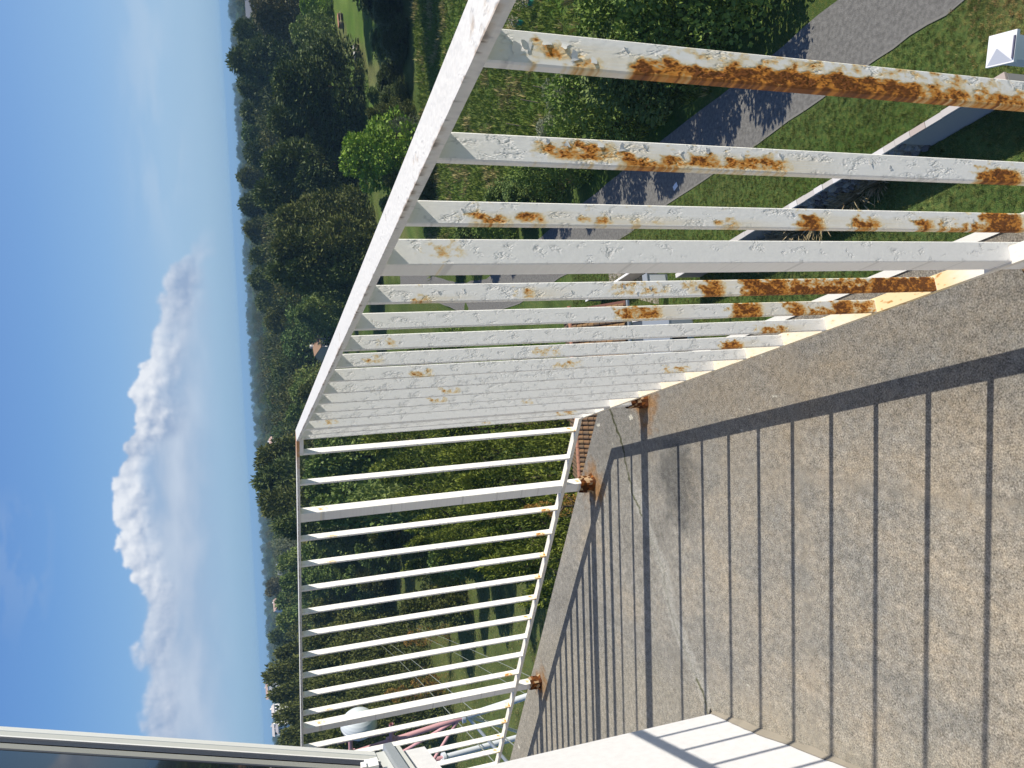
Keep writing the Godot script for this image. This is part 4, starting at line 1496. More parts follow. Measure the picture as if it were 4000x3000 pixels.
# ---------------------------------------------------------------- boundary wall, gate pillar, plants at its foot
func make_wall_and_gate() -> void:
	var t := thing("boundary_wall", "low dark stone boundary wall with pale coping between lawn and verge", "wall")
	var a := Vector3(6.35, GROUND, -12.7)
	var b := Vector3(4.0, GROUND, -27.2)
	var d := (b - a)
	var L := d.length()
	d = d.normalized()
	var side := d.cross(Vector3.UP)          # points to the right, towards the lane
	var core := Build.new()
	core.box(a + d * 3.1 - side * 0.12, side * 0.24, Vector3(0, 1.1, 0), d * -3.1 * -1.0 * 0.0 + d * (L - 3.1))
	obj("wall_core", fix_box(a + d * 3.1, d, side, L - 3.1, 0.08, 1.1), M.stone, t)
	obj("rendered_panel", fix_box(a, d, side, 3.1, 0.085, 1.08), mat(lin(0.34, 0.33, 0.32), 0.9), t)
	# rough stones on the inner face where they show
	var r := RandomNumberGenerator.new()
	r.seed = 33
	var stones: Array = []
	for k in 3:
		stones.append(rock(r, 0.17))
	var greys := [mat(lin(0.17, 0.16, 0.15), 0.95), mat(lin(0.26, 0.25, 0.23), 0.95), mat(lin(0.11, 0.10, 0.10), 0.95)]
	var u := 3.25
	while u < 9.0:
		for k in 4:
			var o := obj("stone", stones[r.randi_range(0, 2)], greys[r.randi_range(0, 2)], t)
			o.position = a + d * (u + r.randf_range(-0.05, 0.05)) - side * 0.09 + Vector3(0, 0.14 + k * 0.26 + r.randf_range(-0.03, 0.03), 0)
			o.rotation = Vector3(r.randf() * 0.4, r.randf() * TAU, r.randf() * 0.4)
			o.scale = Vector3(1.0, 0.75, 0.55) * r.randf_range(0.8, 1.15)
		u += 0.3
	# coping stones, one by one
	u = 0.0
	var copes := [mat(lin(0.50, 0.47, 0.44), 0.9), mat(lin(0.44, 0.37, 0.33), 0.9), mat(lin(0.62, 0.60, 0.58), 0.9)]
	while u < L:
		var long := r.randf_range(0.35, 0.7)
		var wob := r.randf_range(-0.012, 0.012)
		var o := obj("coping_stone", fix_box(a + d * u + Vector3(0, 1.1, 0) + side * wob, d, side, minf(long - 0.012, L - u), 0.085 + r.randf_range(-0.012, 0.012), 0.06 + r.randf_range(-0.012, 0.012)), copes[1 if u < 2.6 and r.randf() < 0.7 else (2 if r.randf() < 0.6 else 0)], t)
		o.position.y += 0.0
		u += long
	# white gate pillar
	var p := thing("gate_pillar", "white rendered gate pillar with a low pyramid cap at the road end of the wall", "pillar", Vector3(6.6, GROUND, -12.03), -0.2)
	var bo := Build.new()
	bo.block(Vector3(0, 1.02, 0), Vector3(0.5, 2.04, 0.5))
	bo.block(Vector3(0, 0.12, 0), Vector3(0.58, 0.24, 0.58))
	obj("shaft", bo, M.white, p)
	var cap := Build.new()
	cap.block(Vector3(0, 2.08, 0), Vector3(0.66, 0.09, 0.66))
	var e := 0.30
	var cy := 2.125
	var apex := Vector3(0, cy + 0.13, 0)
	var q := [Vector3(-e, cy + 0.002, e), Vector3(e, cy + 0.002, e), Vector3(e, cy + 0.002, -e), Vector3(-e, cy + 0.002, -e)]
	for k in 4:
		cap.tri(q[k], q[(k + 1) % 4], apex)
	obj("cap", cap, M.white, p)
	var slot := Build.new()
	slot.block(Vector3(-0.02, 2.13, 0.302), Vector3(0.46, 0.05, 0.035))
	obj("dark_slot", slot, mat(lin(0.10, 0.10, 0.16), 0.6), p)
	var wing := thing("gate_wing_wall", "short white wall running from the gate pillar out of view", "wall", Vector3(6.95, GROUND, -11.75), -0.35)
	var wb := Build.new()
	wb.block(Vector3(0.7, 0.75, 0.35), Vector3(1.2, 1.5, 0.22))
	obj("wall_panel", wb, M.white, wing)
	var wc := Build.new()
	wc.block(Vector3(0.7, 1.53, 0.35), Vector3(1.26, 0.06, 0.30))
	obj("coping", wc, M.white, wing)
	# low white kerb wall and meter box beyond the post
	var lw := thing("garden_wall", "long low white garden wall beside the beige path", "wall", Vector3(4.55, GROUND, -33.5), 0.147)
	var lb := Build.new()
	lb.block(Vector3(0, 0.42, 0), Vector3(0.06, 0.84, 6.0))
	obj("wall_panel", lb, M.stone, lw)
	var lc := Build.new()
	lc.block(Vector3(0, 0.865, 0), Vector3(0.09, 0.05, 6.1))
	obj("coping", lc, M.white, lw)
	var mb := thing("meter_box", "small grey meter box with white door at the end of the garden wall", "box", Vector3(4.2, GROUND, -29.9), 0.1)
	var m1 := Build.new()
	m1.block(Vector3(0, 0.5, 0), Vector3(0.5, 1.0, 0.35))
	m1.block(Vector3(0, 1.02, 0), Vector3(0.58, 0.05, 0.42))
	obj("cabinet", m1, M.zinc, mb)
	var m2 := Build.new()
	m2.block(Vector3(0, 0.52, 0.18), Vector3(0.4, 0.8, 0.02))
	obj("door", m2, M.white, mb)
	# clumps of dry leaved plants along the foot of the wall
	var spots := [[5.12, -18.3, 0.75], [4.85, -18.9, 0.6], [4.72, -19.8, 0.75], [4.62, -20.7, 0.7], [4.42, -21.5, 0.8], [4.3, -22.4, 0.75], [5.3, -17.5, 0.55]]
	var say := ["leftmost pale dry clump of strap leaves by the stone wall", "small dry strap leaf clump standing a little out from the wall", "wide dry strap leaf clump in the middle of the row", "dry strap leaf clump beside the widest one", "tall dry strap leaf clump near the far end", "last dry strap leaf clump at the far end of the row", "nearest and smallest dry strap leaf clump"]
	for i in spots.size():
		var s: Array = spots[i]
		var pb := Build.new()
		for k in 110:
			var ang := rng.randf() * TAU
			var lean := rng.randf_range(0.25, 1.5)
			var dir := Vector3(cos(ang) * lean, 1.0, sin(ang) * lean).normalized()
			var ac := dir.cross(Vector3.UP).normalized()
			pb.tint = Color(0.34, 0.25, 0.13).lerp(Color(0.10, 0.12, 0.04), rng.randf() * rng.randf()).lerp(Color(0.50, 0.42, 0.28), rng.randf() * 0.5)
			var root := Vector3(cos(ang), 0, sin(ang)) * 0.1
			var long := s[2] * rng.randf_range(0.6, 1.2) as float
			pb.leaf(root, dir, ac, long, 0.035)
			pb.leaf(root + dir * long * 0.8, (dir + Vector3(cos(ang), -0.9, sin(ang)) * 0.6).normalized(), ac, long * 0.5, 0.03)
		var pl := thing("strap_leaf_plant", say[i], "plant", Vector3(s[0], GROUND, s[1]), 0.0, "dry plants along the boundary wall")
		obj("leaves", pb, M.leaf, pl)


func fix_box(o: Vector3, d: Vector3, side: Vector3, long: float, half: float, tall: float) -> Build:
	var b := Build.new()
	b.box(o - side * half, side * half * 2, Vector3(0, tall, 0), -d * -long) if side.cross(Vector3.UP).dot(d) > 0 else b.box(o + side * half, side * -half * 2, Vector3(0, tall, 0), d * long)
	return b


func rock(r: RandomNumberGenerator, size: float) -> ArrayMesh:
	var st := SurfaceTool.new()
	var sp := SphereMesh.new()
	sp.radius = size
	sp.height = size * 2
	sp.radial_segments = 7
	sp.rings = 3
	var a := sp.get_mesh_arrays()
	var vv: PackedVector3Array = a[Mesh.ARRAY_VERTEX]
	var seen := {}
	st.begin(Mesh.PRIMITIVE_TRIANGLES)
	st.set_smooth_group(-1)
	for i in a[Mesh.ARRAY_INDEX]:
		var key := (vv[i] * 1000.0).round()
		if not seen.has(key):
			seen[key] = r.randf_range(0.75, 1.15)
		st.add_vertex(vv[i] * seen[key])
	st.generate_normals()
	return st.commit()


# ---------------------------------------------------------------- mast and dish, overhead wires
func make_mast() -> void:
	var t := thing("lattice_mast", "white and faded pink tubular lattice mast beside the balcony", "mast", Vector3(-4.65, GROUND, -10.52))
	var mid := Vector3(-1.0, 0, -0.36)
	var split := -1.4 - GROUND
	var top := split + 4.6
	var leg_at := func(k: int, y: float) -> Vector3:
		var d0 := (Vector3.ZERO - mid)
		return mid + d0.rotated(Vector3.UP, TAU * k / 3.0) * (1.0 - 0.135 * (y - split)) + Vector3(0, y, 0)
	for k in 3:
		var b := Build.new()
		b.tube(PackedVector3Array([leg_at.call(k, 0.0), leg_at.call(k, split)]), 0.046, 12)
		obj("leg", b, M.mast_white, t)
		var c := Build.new()
		c.tube(PackedVector3Array([leg_at.call(k, split), leg_at.call(k, top)]), 0.037, 12)
		tag(obj("leg", c, M.mast_pink, t), "pink upper leg section")
		var f := Build.new()
		f.tube(PackedVector3Array([leg_at.call(k, split - 0.025), leg_at.call(k, split + 0.025)]), 0.078, 12)
		obj("flange", f, M.mast_white, t)
	for n_ in range(-5, 2):
		var y := split + n_ * 3.0
		if y < 1.6:
			continue
		for pair in [[0, 1], [0, 2]]:
			for up_down in [-1.5, 1.5]:
				if y + up_down > top:
					continue
				var b := Build.new()
				b.tube(PackedVector3Array([leg_at.call(pair[0], y + signf(up_down) * 0.06), leg_at.call(pair[1], y + up_down)]), 0.024, 8)
				obj("brace", b, M.mast_pink if n_ > 0 or (n_ == 0 and up_down > 0) else M.mast_white, t)
		for dy in [-1.5, 0.0, 1.5]:
			if y + dy > top:
				continue
			var b := Build.new()
			b.tube(PackedVector3Array([leg_at.call(1, y + dy), leg_at.call(2, y + (dy if dy != 0.0 else 1.5))]), 0.020, 8)
			obj("brace", b, M.mast_pink if y + dy > split else M.mast_white, t)
	# clamp arms and the round white aerial
	var arms := Build.new()
	for yy in [0.17, -0.38]:
		var lg: Vector3 = leg_at.call(0, yy - GROUND)
		arms.tube(PackedVector3Array([lg + Vector3(-0.05, 0, 0), lg + Vector3(0.27, 0, 0.09)]), 0.03, 10, false)
		arms.tube(PackedVector3Array([lg - Vector3(0, 0.06, 0), lg + Vector3(0, 0.06, 0)]), 0.062, 12)
	arms.tube(PackedVector3Array([Vector3(0.04, 0.35 - GROUND, 0.06), Vector3(0.04, -0.45 - GROUND, 0.06)]), 0.022, 10)
	M.mast_pink.cull_mode = BaseMaterial3D.CULL_DISABLED
	obj("clamp_arm", arms, M.mast_pink, t)
	var axis := Vector3(0.90, 0.0, 0.30).normalized()
	var dish := thing("dish_aerial", "round grey white dish aerial with domed cover on the pink mast", "aerial", Vector3(-4.56, 0.06, -10.45))
	var pr := PackedVector2Array()
	for k in 17:
		var a := PI * (k / 16.0) - PI / 2
		pr.append(Vector2(maxf(0.004, 0.238 * cos(a)), 0.16 + (0.21 if a > 0 else 0.15) * sin(a)))
	var db := Build.new()
	db.lathe(pr, Vector3.ZERO, axis, 32)
	obj("radome", db, M.radome, dish)
	var rim := Build.new()
	rim.lathe(PackedVector2Array([Vector2(0.234, 0.145), Vector2(0.243, 0.15), Vector2(0.243, 0.165), Vector2(0.234, 0.17)]), Vector3.ZERO, axis, 32)
	obj("rim_band", rim, M.zinc, dish)
	var hub := Build.new()
	hub.tube(PackedVector3Array([axis * -0.07, axis * 0.03]), 0.055, 12)
	hub.block(axis * -0.05, Vector3(0.05, 0.16, 0.12), 0.37)
	obj("hub_bracket", hub, M.zinc_dark, dish)


func make_cables() -> void:
	var ends := [[Vector3(-21.7, -8.2, -68.0), Vector3(-4.2, -1.2, -7.6), "upper left wire of the pair crossing behind the mast"], [Vector3(-21.35, -8.35, -68.2), Vector3(-3.95, -1.35, -7.75), "lower right wire of the pair crossing behind the mast"], [Vector3(-17.6, -9.4, -55.0), Vector3(-4.3, -2.55, -8.2), "upper wire of the pair low over the field"], [Vector3(-17.3, -9.55, -55.2), Vector3(-4.05, -2.7, -8.35), "lower wire of the pair low over the field"]]
	for e in ends:
		var path := PackedVector3Array()
		for k in 25:
			var s := k / 24.0
			path.append((e[0] as Vector3).lerp(e[1], s) + Vector3(0, -1.1 * 4.0 * s * (1.0 - s) * 0.18, 0))
		var b := Build.new()
		b.tube(path, 0.008, 6)
		tag(obj("overhead_wire", b, M.cable), "thin grey overhead " + e[2], "wire", "overhead wires over the left field")


# ---------------------------------------------------------------- trees
func crown(seed_: int, style: int, tall: float, wide: float, detail := 1.0) -> ArrayMesh:
	var r := RandomNumberGenerator.new()
	r.seed = seed_
	var b := Build.new()
	var sets := {
		0: {"lobes": 44, "leaf": 0.42, "thin": 0.36, "n": 330, "col": Color(0.052, 0.082, 0.026), "col2": Color(0.118, 0.150, 0.046), "up": 0.35, "bottom": 0.10, "taper": 0.34},
		1: {"lobes": 30, "leaf": 0.48, "thin": 0.30, "n": 300, "col": Color(0.075, 0.082, 0.036), "col2": Color(0.14, 0.125, 0.058), "up": 0.2, "bottom": 0.30, "taper": 0.25},
		2: {"lobes": 34, "leaf": 0.28, "thin": 0.60, "n": 330, "col": Color(0.13, 0.23, 0.028), "col2": Color(0.25, 0.36, 0.05), "up": 0.1, "bottom": 0.06, "taper": 0.30},
		3: {"lobes": 34, "leaf": 0.36, "thin": 0.55, "n": 280, "col": Color(0.085, 0.140, 0.036), "col2": Color(0.175, 0.230, 0.065), "up": 0.1, "bottom": 0.10, "taper": 0.30},
		4: {"lobes": 42, "leaf": 0.40, "thin": 0.36, "n": 310, "col": Color(0.066, 0.088, 0.025), "col2": Color(0.165, 0.178, 0.050), "up": 0.40, "bottom": 0.06, "taper": 0.36},
		5: {"lobes": 24, "leaf": 0.24, "thin": 0.45, "n": 260, "col": Color(0.12, 0.145, 0.075), "col2": Color(0.28, 0.30, 0.21), "up": 0.2, "bottom": 0.02, "taper": 0.25},
		6: {"lobes": 24, "leaf": 0.30, "thin": 0.30, "n": 460, "col": Color(0.032, 0.066, 0.012), "col2": Color(0.25, 0.285, 0.046), "up": 0.75, "bottom": 0.03, "taper": 0.55},
		7: {"lobes": 30, "leaf": 0.34, "thin": 0.55, "n": 270, "col": Color(0.13, 0.19, 0.05), "col2": Color(0.25, 0.30, 0.095), "up": 0.1, "bottom": 0.08, "taper": 0.35},
		9: {"lobes": 12, "leaf": 0.26, "thin": 0.34, "n": 300, "col": Color(0.17, 0.085, 0.022), "col2": Color(0.42, 0.25, 0.06), "up": 0.4, "bottom": 0.0, "taper": 0.4},
		8: {"lobes": 26, "leaf": 0.26, "thin": 0.55, "n": 210, "col": Color(0.090, 0.155, 0.032), "col2": Color(0.21, 0.29, 0.062), "up": 0.1, "bottom": 0.0, "taper": 0.2},
	}
	var s: Dictionary = sets[style]
	var lobes: int = s.lobes
	var scale_leaf: float = s.leaf * clampf(wide / 6.0, 0.45, 1.3)
	for k in lobes:
		# golden-angle spread of lobes over the envelope, jittered
		var t := (k + 0.5) / lobes
		var hgt := lerpf(s.bottom, 1.0, t)
		var env := sqrt(maxf(0.02, 1.0 - pow(absf(hgt - 0.42) / 0.62, 2.0)))
		env *= lerpf(1.0, 1.0 - s.taper, smoothstep(0.35, 1.0, hgt))
		var ang := k * 2.39996 + r.randf_range(-0.5, 0.5)
		var rad := wide * 0.5 * env * r.randf_range(0.35, 0.82)
		var size := wide * r.randf_range(0.13, 0.24) * lerpf(1.0, 0.62, smoothstep(0.6, 1.0, hgt)) * (0.62 if style == 6 else (0.82 if style in [0, 4] else 1.0))
		var mid := Vector3(cos(ang) * rad, tall * hgt - size * 0.7, sin(ang) * rad)
		if mid.y < size * 0.5:
			mid.y = size * 0.5
		var tone := r.randf()
		var stretch := 2.3 if style in [6, 9] else (1.5 if style in [0, 4] else 0.85)
		var count := int(s.n * detail * r.randf_range(0.8, 1.2))
		for q in count:
			var d := Vector3(r.randfn(), r.randfn() + 0.25, r.randfn()).normalized()
			var p := mid + d * Vector3(size, size * stretch, size) * r.randf_range(0.72, 1.12)
			if p.y < 0.02:
				continue
			var out := (d + Vector3(cos(ang), 0, sin(ang)) * 0.4).normalized()
			var dir: Vector3 = (out * r.randf_range(0.3, 1.0) + Vector3.UP * float(s.up) + Vector3(r.randfn(), r.randfn(), r.randfn()) * 0.5).normalized()
			var ac: Vector3 = dir.cross(Vector3(r.randfn(), r.randfn(), r.randfn())).normalized()
			var mixv := clampf(tone * 0.6 + r.randf() * 0.55 - 0.1, 0.0, 1.0)
			b.tint = (s.col as Color).lerp(s.col2, mixv)
			var l := scale_leaf * r.randf_range(0.6, 1.3)
			b.leaf(p, dir, ac, l, l * s.thin * r.randf_range(0.8, 1.3))
	return b.mesh()


func trunk_mesh(seed_: int, tall: float, thick: float) -> ArrayMesh:
	var r := RandomNumberGenerator.new()
	r.seed = seed_
	var b := Build.new()
	var path := PackedVector3Array()
	var off := Vector3.ZERO
	for k in 6:
		path.append(off + Vector3(0, tall * 0.8 * k / 5.0, 0))
		off += Vector3(r.randf_range(-0.1, 0.1), 0, r.randf_range(-0.1, 0.1)) * thick
	b.tube(path, thick, 8, true, thick * 0.25)
	for k in 7:
		var y := tall * lerpf(0.2, 0.72, k / 6.0)
		var ang := k * 2.4 + r.randf()
		var reach := tall * 0.17
		b.tube(PackedVector3Array([Vector3(0, y, 0), Vector3(cos(ang) * reach * 0.5, y + reach * 0.3, sin(ang) * reach * 0.5), Vector3(cos(ang) * reach, y + reach * 0.7, sin(ang) * reach)]), thick * 0.35, 6, true, thick * 0.08)
	return b.mesh()


func make_trees() -> void:
	# clusters: style, x, z, height, width; listed from left to right as seen
	var groups := {
		"on the skyline at the right edge": [[3, 65.9, -199.4, 15.3, 11.3], [0, 67.6, -188.2, 14.8, 12.7], [0, 69.2, -177.0, 15.2, 13.8], [0, 68.1, -161.2, 16.8, 15.0], [0, 79.1, -172.8, 15.4, 12.0], [1, 69.8, -144.0, 12.8, 11.6], [1, 78.0, -151.0, 13.5, 12.3]],
		"in the dark row beyond the roadside meadow": [[0, 16.5, -103.7, 13.8, 8.9], [4, 19.7, -103.1, 13.3, 8.9], [4, 23.9, -107.4, 12.6, 10.0], [0, 30.8, -121.1, 14.3, 11.6], [0, 33.8, -115.1, 13.1, 11.6], [0, 41.1, -118.0, 11.9, 10.8], [0, 43.3, -109.8, 11.5, 14.2]],
		"at the edge of the sunny clearing": [[7, 51.1, -121.7, 5.9, 4.4], [7, 55.3, -126.5, 6.7, 5.4], [7, 61.0, -131.5, 7.5, 7.0], [2, 66.9, -134.2, 5.5, 6.4]],
		"rising behind the dark row": [[0, 26.6, -178.0, 15.2, 11.1], [0, 33.3, -187.1, 14.8, 11.6], [4, 41.1, -195.7, 15.8, 12.2], [0, 49.3, -204.1, 16.3, 14.0], [4, 58.6, -212.1, 16.6, 12.4], [0, 55.5, -181.7, 14.6, 13.0]],
		"standing alone before the dark row": [[2, 22.0, -71.7, 8.4, 8.0]],
		"at the far edge of the rough meadow": [[3, 17.6, -71.9, 5.0, 3.4], [4, 19.3, -69.4, 4.9, 3.0], [5, 24.6, -70.0, 4.2, 2.4], [4, 28.1, -77.0, 4.8, 3.2], [3, 32.6, -83.9, 3.6, 3.0]],
		"among the houses past the hand rail": [[3, -10.9, -239.8, 11.6, 10.0], [5, -5.8, -219.9, 11.9, 9.3], [3, -2.7, -150.0, 10.8, 8.1], [3, -0.2, -260.0, 11.8, 10.8], [7, 1.1, -150.0, 10.1, 7.4], [4, 0.6, -127.9, 9.6, 7.2], [7, 8.2, -239.9, 10.6, 11.1], [3, 15.0, -141.6, 8.7, 7.0], [7, 14.4, -127.2, 8.4, 6.2], [4, 17.6, -179.1, 12.7, 11.1], [0, 24.0, -198.6, 13.8, 12.2]],
		"tall on the skyline left of the corner": [[0, -15.1, -93.8, 15.1, 7.6], [4, -14.3, -109.1, 16.6, 9.7], [0, -11.6, -114.4, 16.8, 11.3], [4, -8.7, -119.7, 16.6, 10.0]],
		"below the corner behind the cypresses": [[3, -10.1, -69.3, 13.1, 5.8], [7, -8.8, -61.4, 11.4, 4.2], [3, -9.0, -79.5, 13.0, 6.6], [3, -6.1, -74.8, 12.8, 6.6], [3, -4.7, -83.9, 11.2, 5.4]],
		"beyond the left field": [[0, -65.1, -220.6, 15.4, 9.7], [7, -45.4, -163.8, 14.7, 8.8], [3, -46.4, -184.3, 14.4, 9.6], [1, -63.9, -272.6, 15.7, 10.4], [5, -36.3, -196.7, 14.3, 8.0], [3, -31.4, -136.4, 14.1, 6.6], [7, -30.1, -147.0, 14.1, 7.6]],
		"in the tall stand at the far left": [[4, -44.7, -100.5, 16.2, 6.6], [4, -43.4, -103.3, 16.0, 6.0], [4, -42.1, -107.0, 16.3, 6.2], [4, -41.4, -112.6, 16.8, 6.4], [4, -40.4, -118.3, 17.3, 7.6], [4, -39.4, -123.9, 15.5, 6.6]],
		"along the field edge before the tall stand": [[4, -33.4, -77.1, 12.5, 5.0], [4, -32.3, -80.8, 12.7, 4.9], [4, -31.0, -84.5, 13.0, 5.0], [4, -29.7, -89.2, 13.4, 5.4], [4, -28.6, -93.7, 12.7, 5.2]],
		"at the near end of the left field": [[4, -33.4, -122.7, 10.8, 7.0], [3, -28.5, -121.7, 10.4, 7.4], [3, -24.9, -124.5, 10.8, 7.8], [7, -21.8, -120.9, 10.0, 6.2]],
		"between the cypresses and the left field": [[4, -19.5, -68.0, 6.0, 5.0], [6, -14.6, -62.5, 6.4, 4.4], [3, -12.8, -57.5, 5.6, 4.4], [6, -11.2, -55.5, 7.2, 4.4], [4, -13.6, -72.0, 7.6, 5.4]],
		"across the far end of the field": [[3, -30.5, -110.0, 5.2, 6.6], [4, -25.5, -107.0, 5.0, 6.4], [3, -21.0, -103.0, 5.4, 6.6], [7, -17.2, -97.0, 5.0, 6.0], [4, -14.6, -90.0, 6.0, 6.0]],
		"in the second row below the balcony": [[6, -9.0, -45.0, 7.6, 3.4], [6, -8.3, -47.2, 8.6, 4.2], [6, -7.1, -49.5, 9.3, 5.2], [6, -5.7, -53.7, 9.5, 5.6], [6, -3.9, -59.9, 9.5, 6.0]],
		"in the front row below the balcony": [[6, -8.9, -30.2, 7.4, 3.2], [6, -8.2, -33.0, 8.3, 3.8], [6, -7.2, -34.3, 8.4, 4.0], [6, -6.1, -35.5, 8.3, 4.2], [6, -4.9, -36.7, 8.4, 4.4], [6, -3.8, -38.8, 8.3, 4.6], [6, -2.4, -40.9, 8.3, 4.6]],
		"in the shaded belt below the clearing": [[4, 27.5, -84.0, 2.4, 4.4], [0, 30.6, -80.0, 2.8, 4.6], [0, 33.6, -82.0, 2.6, 5.0], [0, 36.4, -78.6, 2.6, 4.8], [3, 38.6, -84.0, 2.8, 5.0], [0, 40.6, -80.6, 2.8, 5.0], [0, 43.4, -84.0, 3.2, 5.4], [0, 41.0, -74.0, 2.8, 4.8], [3, 47.6, -90.6, 3.4, 5.4]],
		"poking out before the front row of cypresses": [[9, -5.55, -31.4, 7.0, 1.5]],
		"among the olive conifers at the field edge": [[9, -30.2, -76.4, 6.5, 2.6], [9, -24.6, -75.5, 5.0, 2.2]],
		"standing beyond the right edge": [[0, 44.8, -66.1, 14.8, 9.6], [0, 49.1, -76.1, 15.4, 10.0], [0, 51.7, -81.0, 15.8, 10.5], [0, 60.1, -90.7, 16.1, 12.0], [0, 62.7, -98.0, 15.7, 11.2]],
	}
	var kinds := ["dark green conifer", "dark brownish pine", "bright green round tree", "mid green broadleaf tree", "olive brown conifer", "grey green bush", "yellow tipped cypress", "light green broadleaf tree", "leafy green shrub", "rusty brown dying conifer"]
	var names := ["conifer_tree", "pine_tree", "broadleaf_tree", "broadleaf_tree", "conifer_tree", "bush", "cypress_tree", "broadleaf_tree", "shrub", "conifer_tree"]
	var sizes := [[14.0, 9.0], [13.0, 9.0], [8.0, 6.0], [12.0, 7.5], [14.0, 7.0], [4.0, 3.0], [8.5, 4.6], [9.0, 6.5], [2.6, 3.2], [7.0, 1.8]]
	# two crowns and a trunk of each kind, shared by all trees of that kind
	var crowns := []
	var trunks := []
	for k in 10:
		crowns.append([crown(500 + k, k, sizes[k][0], sizes[k][1]), crown(540 + k, k, sizes[k][0], sizes[k][1])])
		trunks.append(trunk_mesh(580 + k, sizes[k][0], sizes[k][0] * 0.022))
	M.crowns = crowns
	var made := 0
	for place in groups:
		var list: Array = groups[place]
		for i in list.size():
			var s: Array = list[i]
			var kind: int = s[0]
			var label: String = kinds[kind] + " " + place
			if list.size() > 1:
				label += ", " + ORDINAL[i] + " from the left"
			var tr := thing(names[kind], label, "bush" if kind == 5 else "tree", Vector3(s[1], ground_y(s[1], s[2]) - 0.1, s[2]), rng.randf() * TAU, "trees " + place)
			var sx: float = s[4] / sizes[kind][1]
			var sy: float = s[3] / sizes[kind][0]
			var cr := obj("crown", crowns[kind][made % 2], M.leaf, tr)
			cr.scale = Vector3(sx, sy, sx)
			var tk := obj("trunk", trunks[kind], M.bark, tr)
			tk.scale = Vector3(sx, sy, sx)
			made += 1
	# shrubs of the hedge right of the lane, nearest first
	var hedge := [[14.2, -21.6, 4.6, 5.0, 8], [14.6, -24.8, 4.8, 5.2, 8], [13.2, -25.8, 3.8, 3.8, 8], [15.8, -28.4, 4.2, 4.6, 8], [13.2, -28.6, 4.4, 4.2, 3], [13.2, -31.6, 4.4, 4.4, 8], [15.8, -32.0, 2.8, 3.6, 8], [12.3, -34.2, 3.4, 3.4, 8], [14.4, -35.2, 3.0, 3.6, 5], [13.0, -37.6, 2.8, 3.4, 5], [11.7, -37.0, 3.2, 3.0, 8], [12.0, -40.2, 3.2, 3.4, 8], [11.2, -42.8, 2.8, 3.2, 3], [11.6, -46.0, 3.0, 3.4, 3], [10.8, -49.4, 2.8, 3.0, 8], [11.2, -53.4, 3.0, 3.4, 3], [10.6, -58.2, 3.0, 3.4, 8], [11.4, -63.2, 3.0, 3.6, 4], [-0.8, -42.6, 3.2, 3.6, 8], [1.6, -45.0, 3.0, 3.4, 8], [4.0, -64.0, 3.0, 3.4, 8], [3.0, -69.0, 4.2, 4.4, 3], [0.4, -63.0, 4.0, 4.4, 3]]
	for i in hedge.size():
		var s: Array = hedge[i]
		var kind: int = s[4]
		var what := "silvery grey shrub" if kind == 5 else ("olive tinted shrub" if kind == 4 else ("dark leafy shrub" if kind == 3 else "green bramble shrub"))
		var where: String = " in the hedge right of the lane, " + ORDINAL[i] + " from the near end" if i < 18 else " left of the lane behind the house, " + ORDINAL[i - 18] + " from the near end"
		var tr := thing("shrub", what + where, "shrub", Vector3(s[0], ground_y(s[0], s[1]) - 0.05, s[1]), rng.randf() * TAU, "hedge shrubs along the lane")
		var cr := obj("crown", crowns[kind][i % 2], M.leaf, tr)
		cr.scale = Vector3(s[3] / sizes[kind][1], s[2] / sizes[kind][0], s[3] / sizes[kind][1])
		var tk := obj("stem", trunks[kind], M.bark, tr)
		tk.scale = cr.scale
	# one cypress spray gone rusty brown, hanging before the front row
	# the wood that runs on to the coast
	var far_c := [crown(701, 0, 11.0, 10.0, 0.20), crown(702, 3, 9.0, 9.5, 0.24), crown(703, 4, 11.0, 9.5, 0.20), crown(704, 7, 9.0, 9.0, 0.24)]
	var lists := [[], [], [], []]
	var r := RandomNumberGenerator.new()
	r.seed = 64
	for i in 9000:
		var d := 150.0 * pow(11.5, r.randf())
		var az := deg_to_rad(r.randf_range(-46.0, 46.0))
		var x := sin(az) * d
		var z := -cos(az) * d
		if d < 170.0 and az > 0.30:
			continue
		var shut := false
		for hs in far_houses():
			var hd := Vector2(hs[0], hs[1]).length()
			if absf(az - atan2(hs[0], -hs[1])) < 5.0 / hd + 0.006 and d > hd * 0.72 - 10.0 and d < hd + 5.0:
				shut = true
		if shut:
			continue
		var which := r.randi_range(0, 3)
		var patch := noise.get_noise_2d(x * 0.01, z * 0.01)
		if patch > 0.15 and which == 0:
			which = 3
		elif patch < -0.15 and which == 3:
			which = 0
		var s := r.randf_range(0.65, 1.15)
		if d > 900.0:
			s *= 1.25
		var far_tone := Color.WHITE.darkened(r.randf() * 0.3) * Color(r.randf_range(0.85, 1.25), r.randf_range(0.9, 1.1), r.randf_range(0.8, 1.2))
		lists[which].append([Transform3D(Basis(Vector3.UP, r.randf() * TAU).scaled(Vector3(s * r.randf_range(0.9, 1.4), s, s * r.randf_range(0.9, 1.4))), Vector3(x, ground_y(x, z) - 0.4, z)), far_tone])
	for k in 4:
		scatter("distant_wood", far_c[k], lists[k])


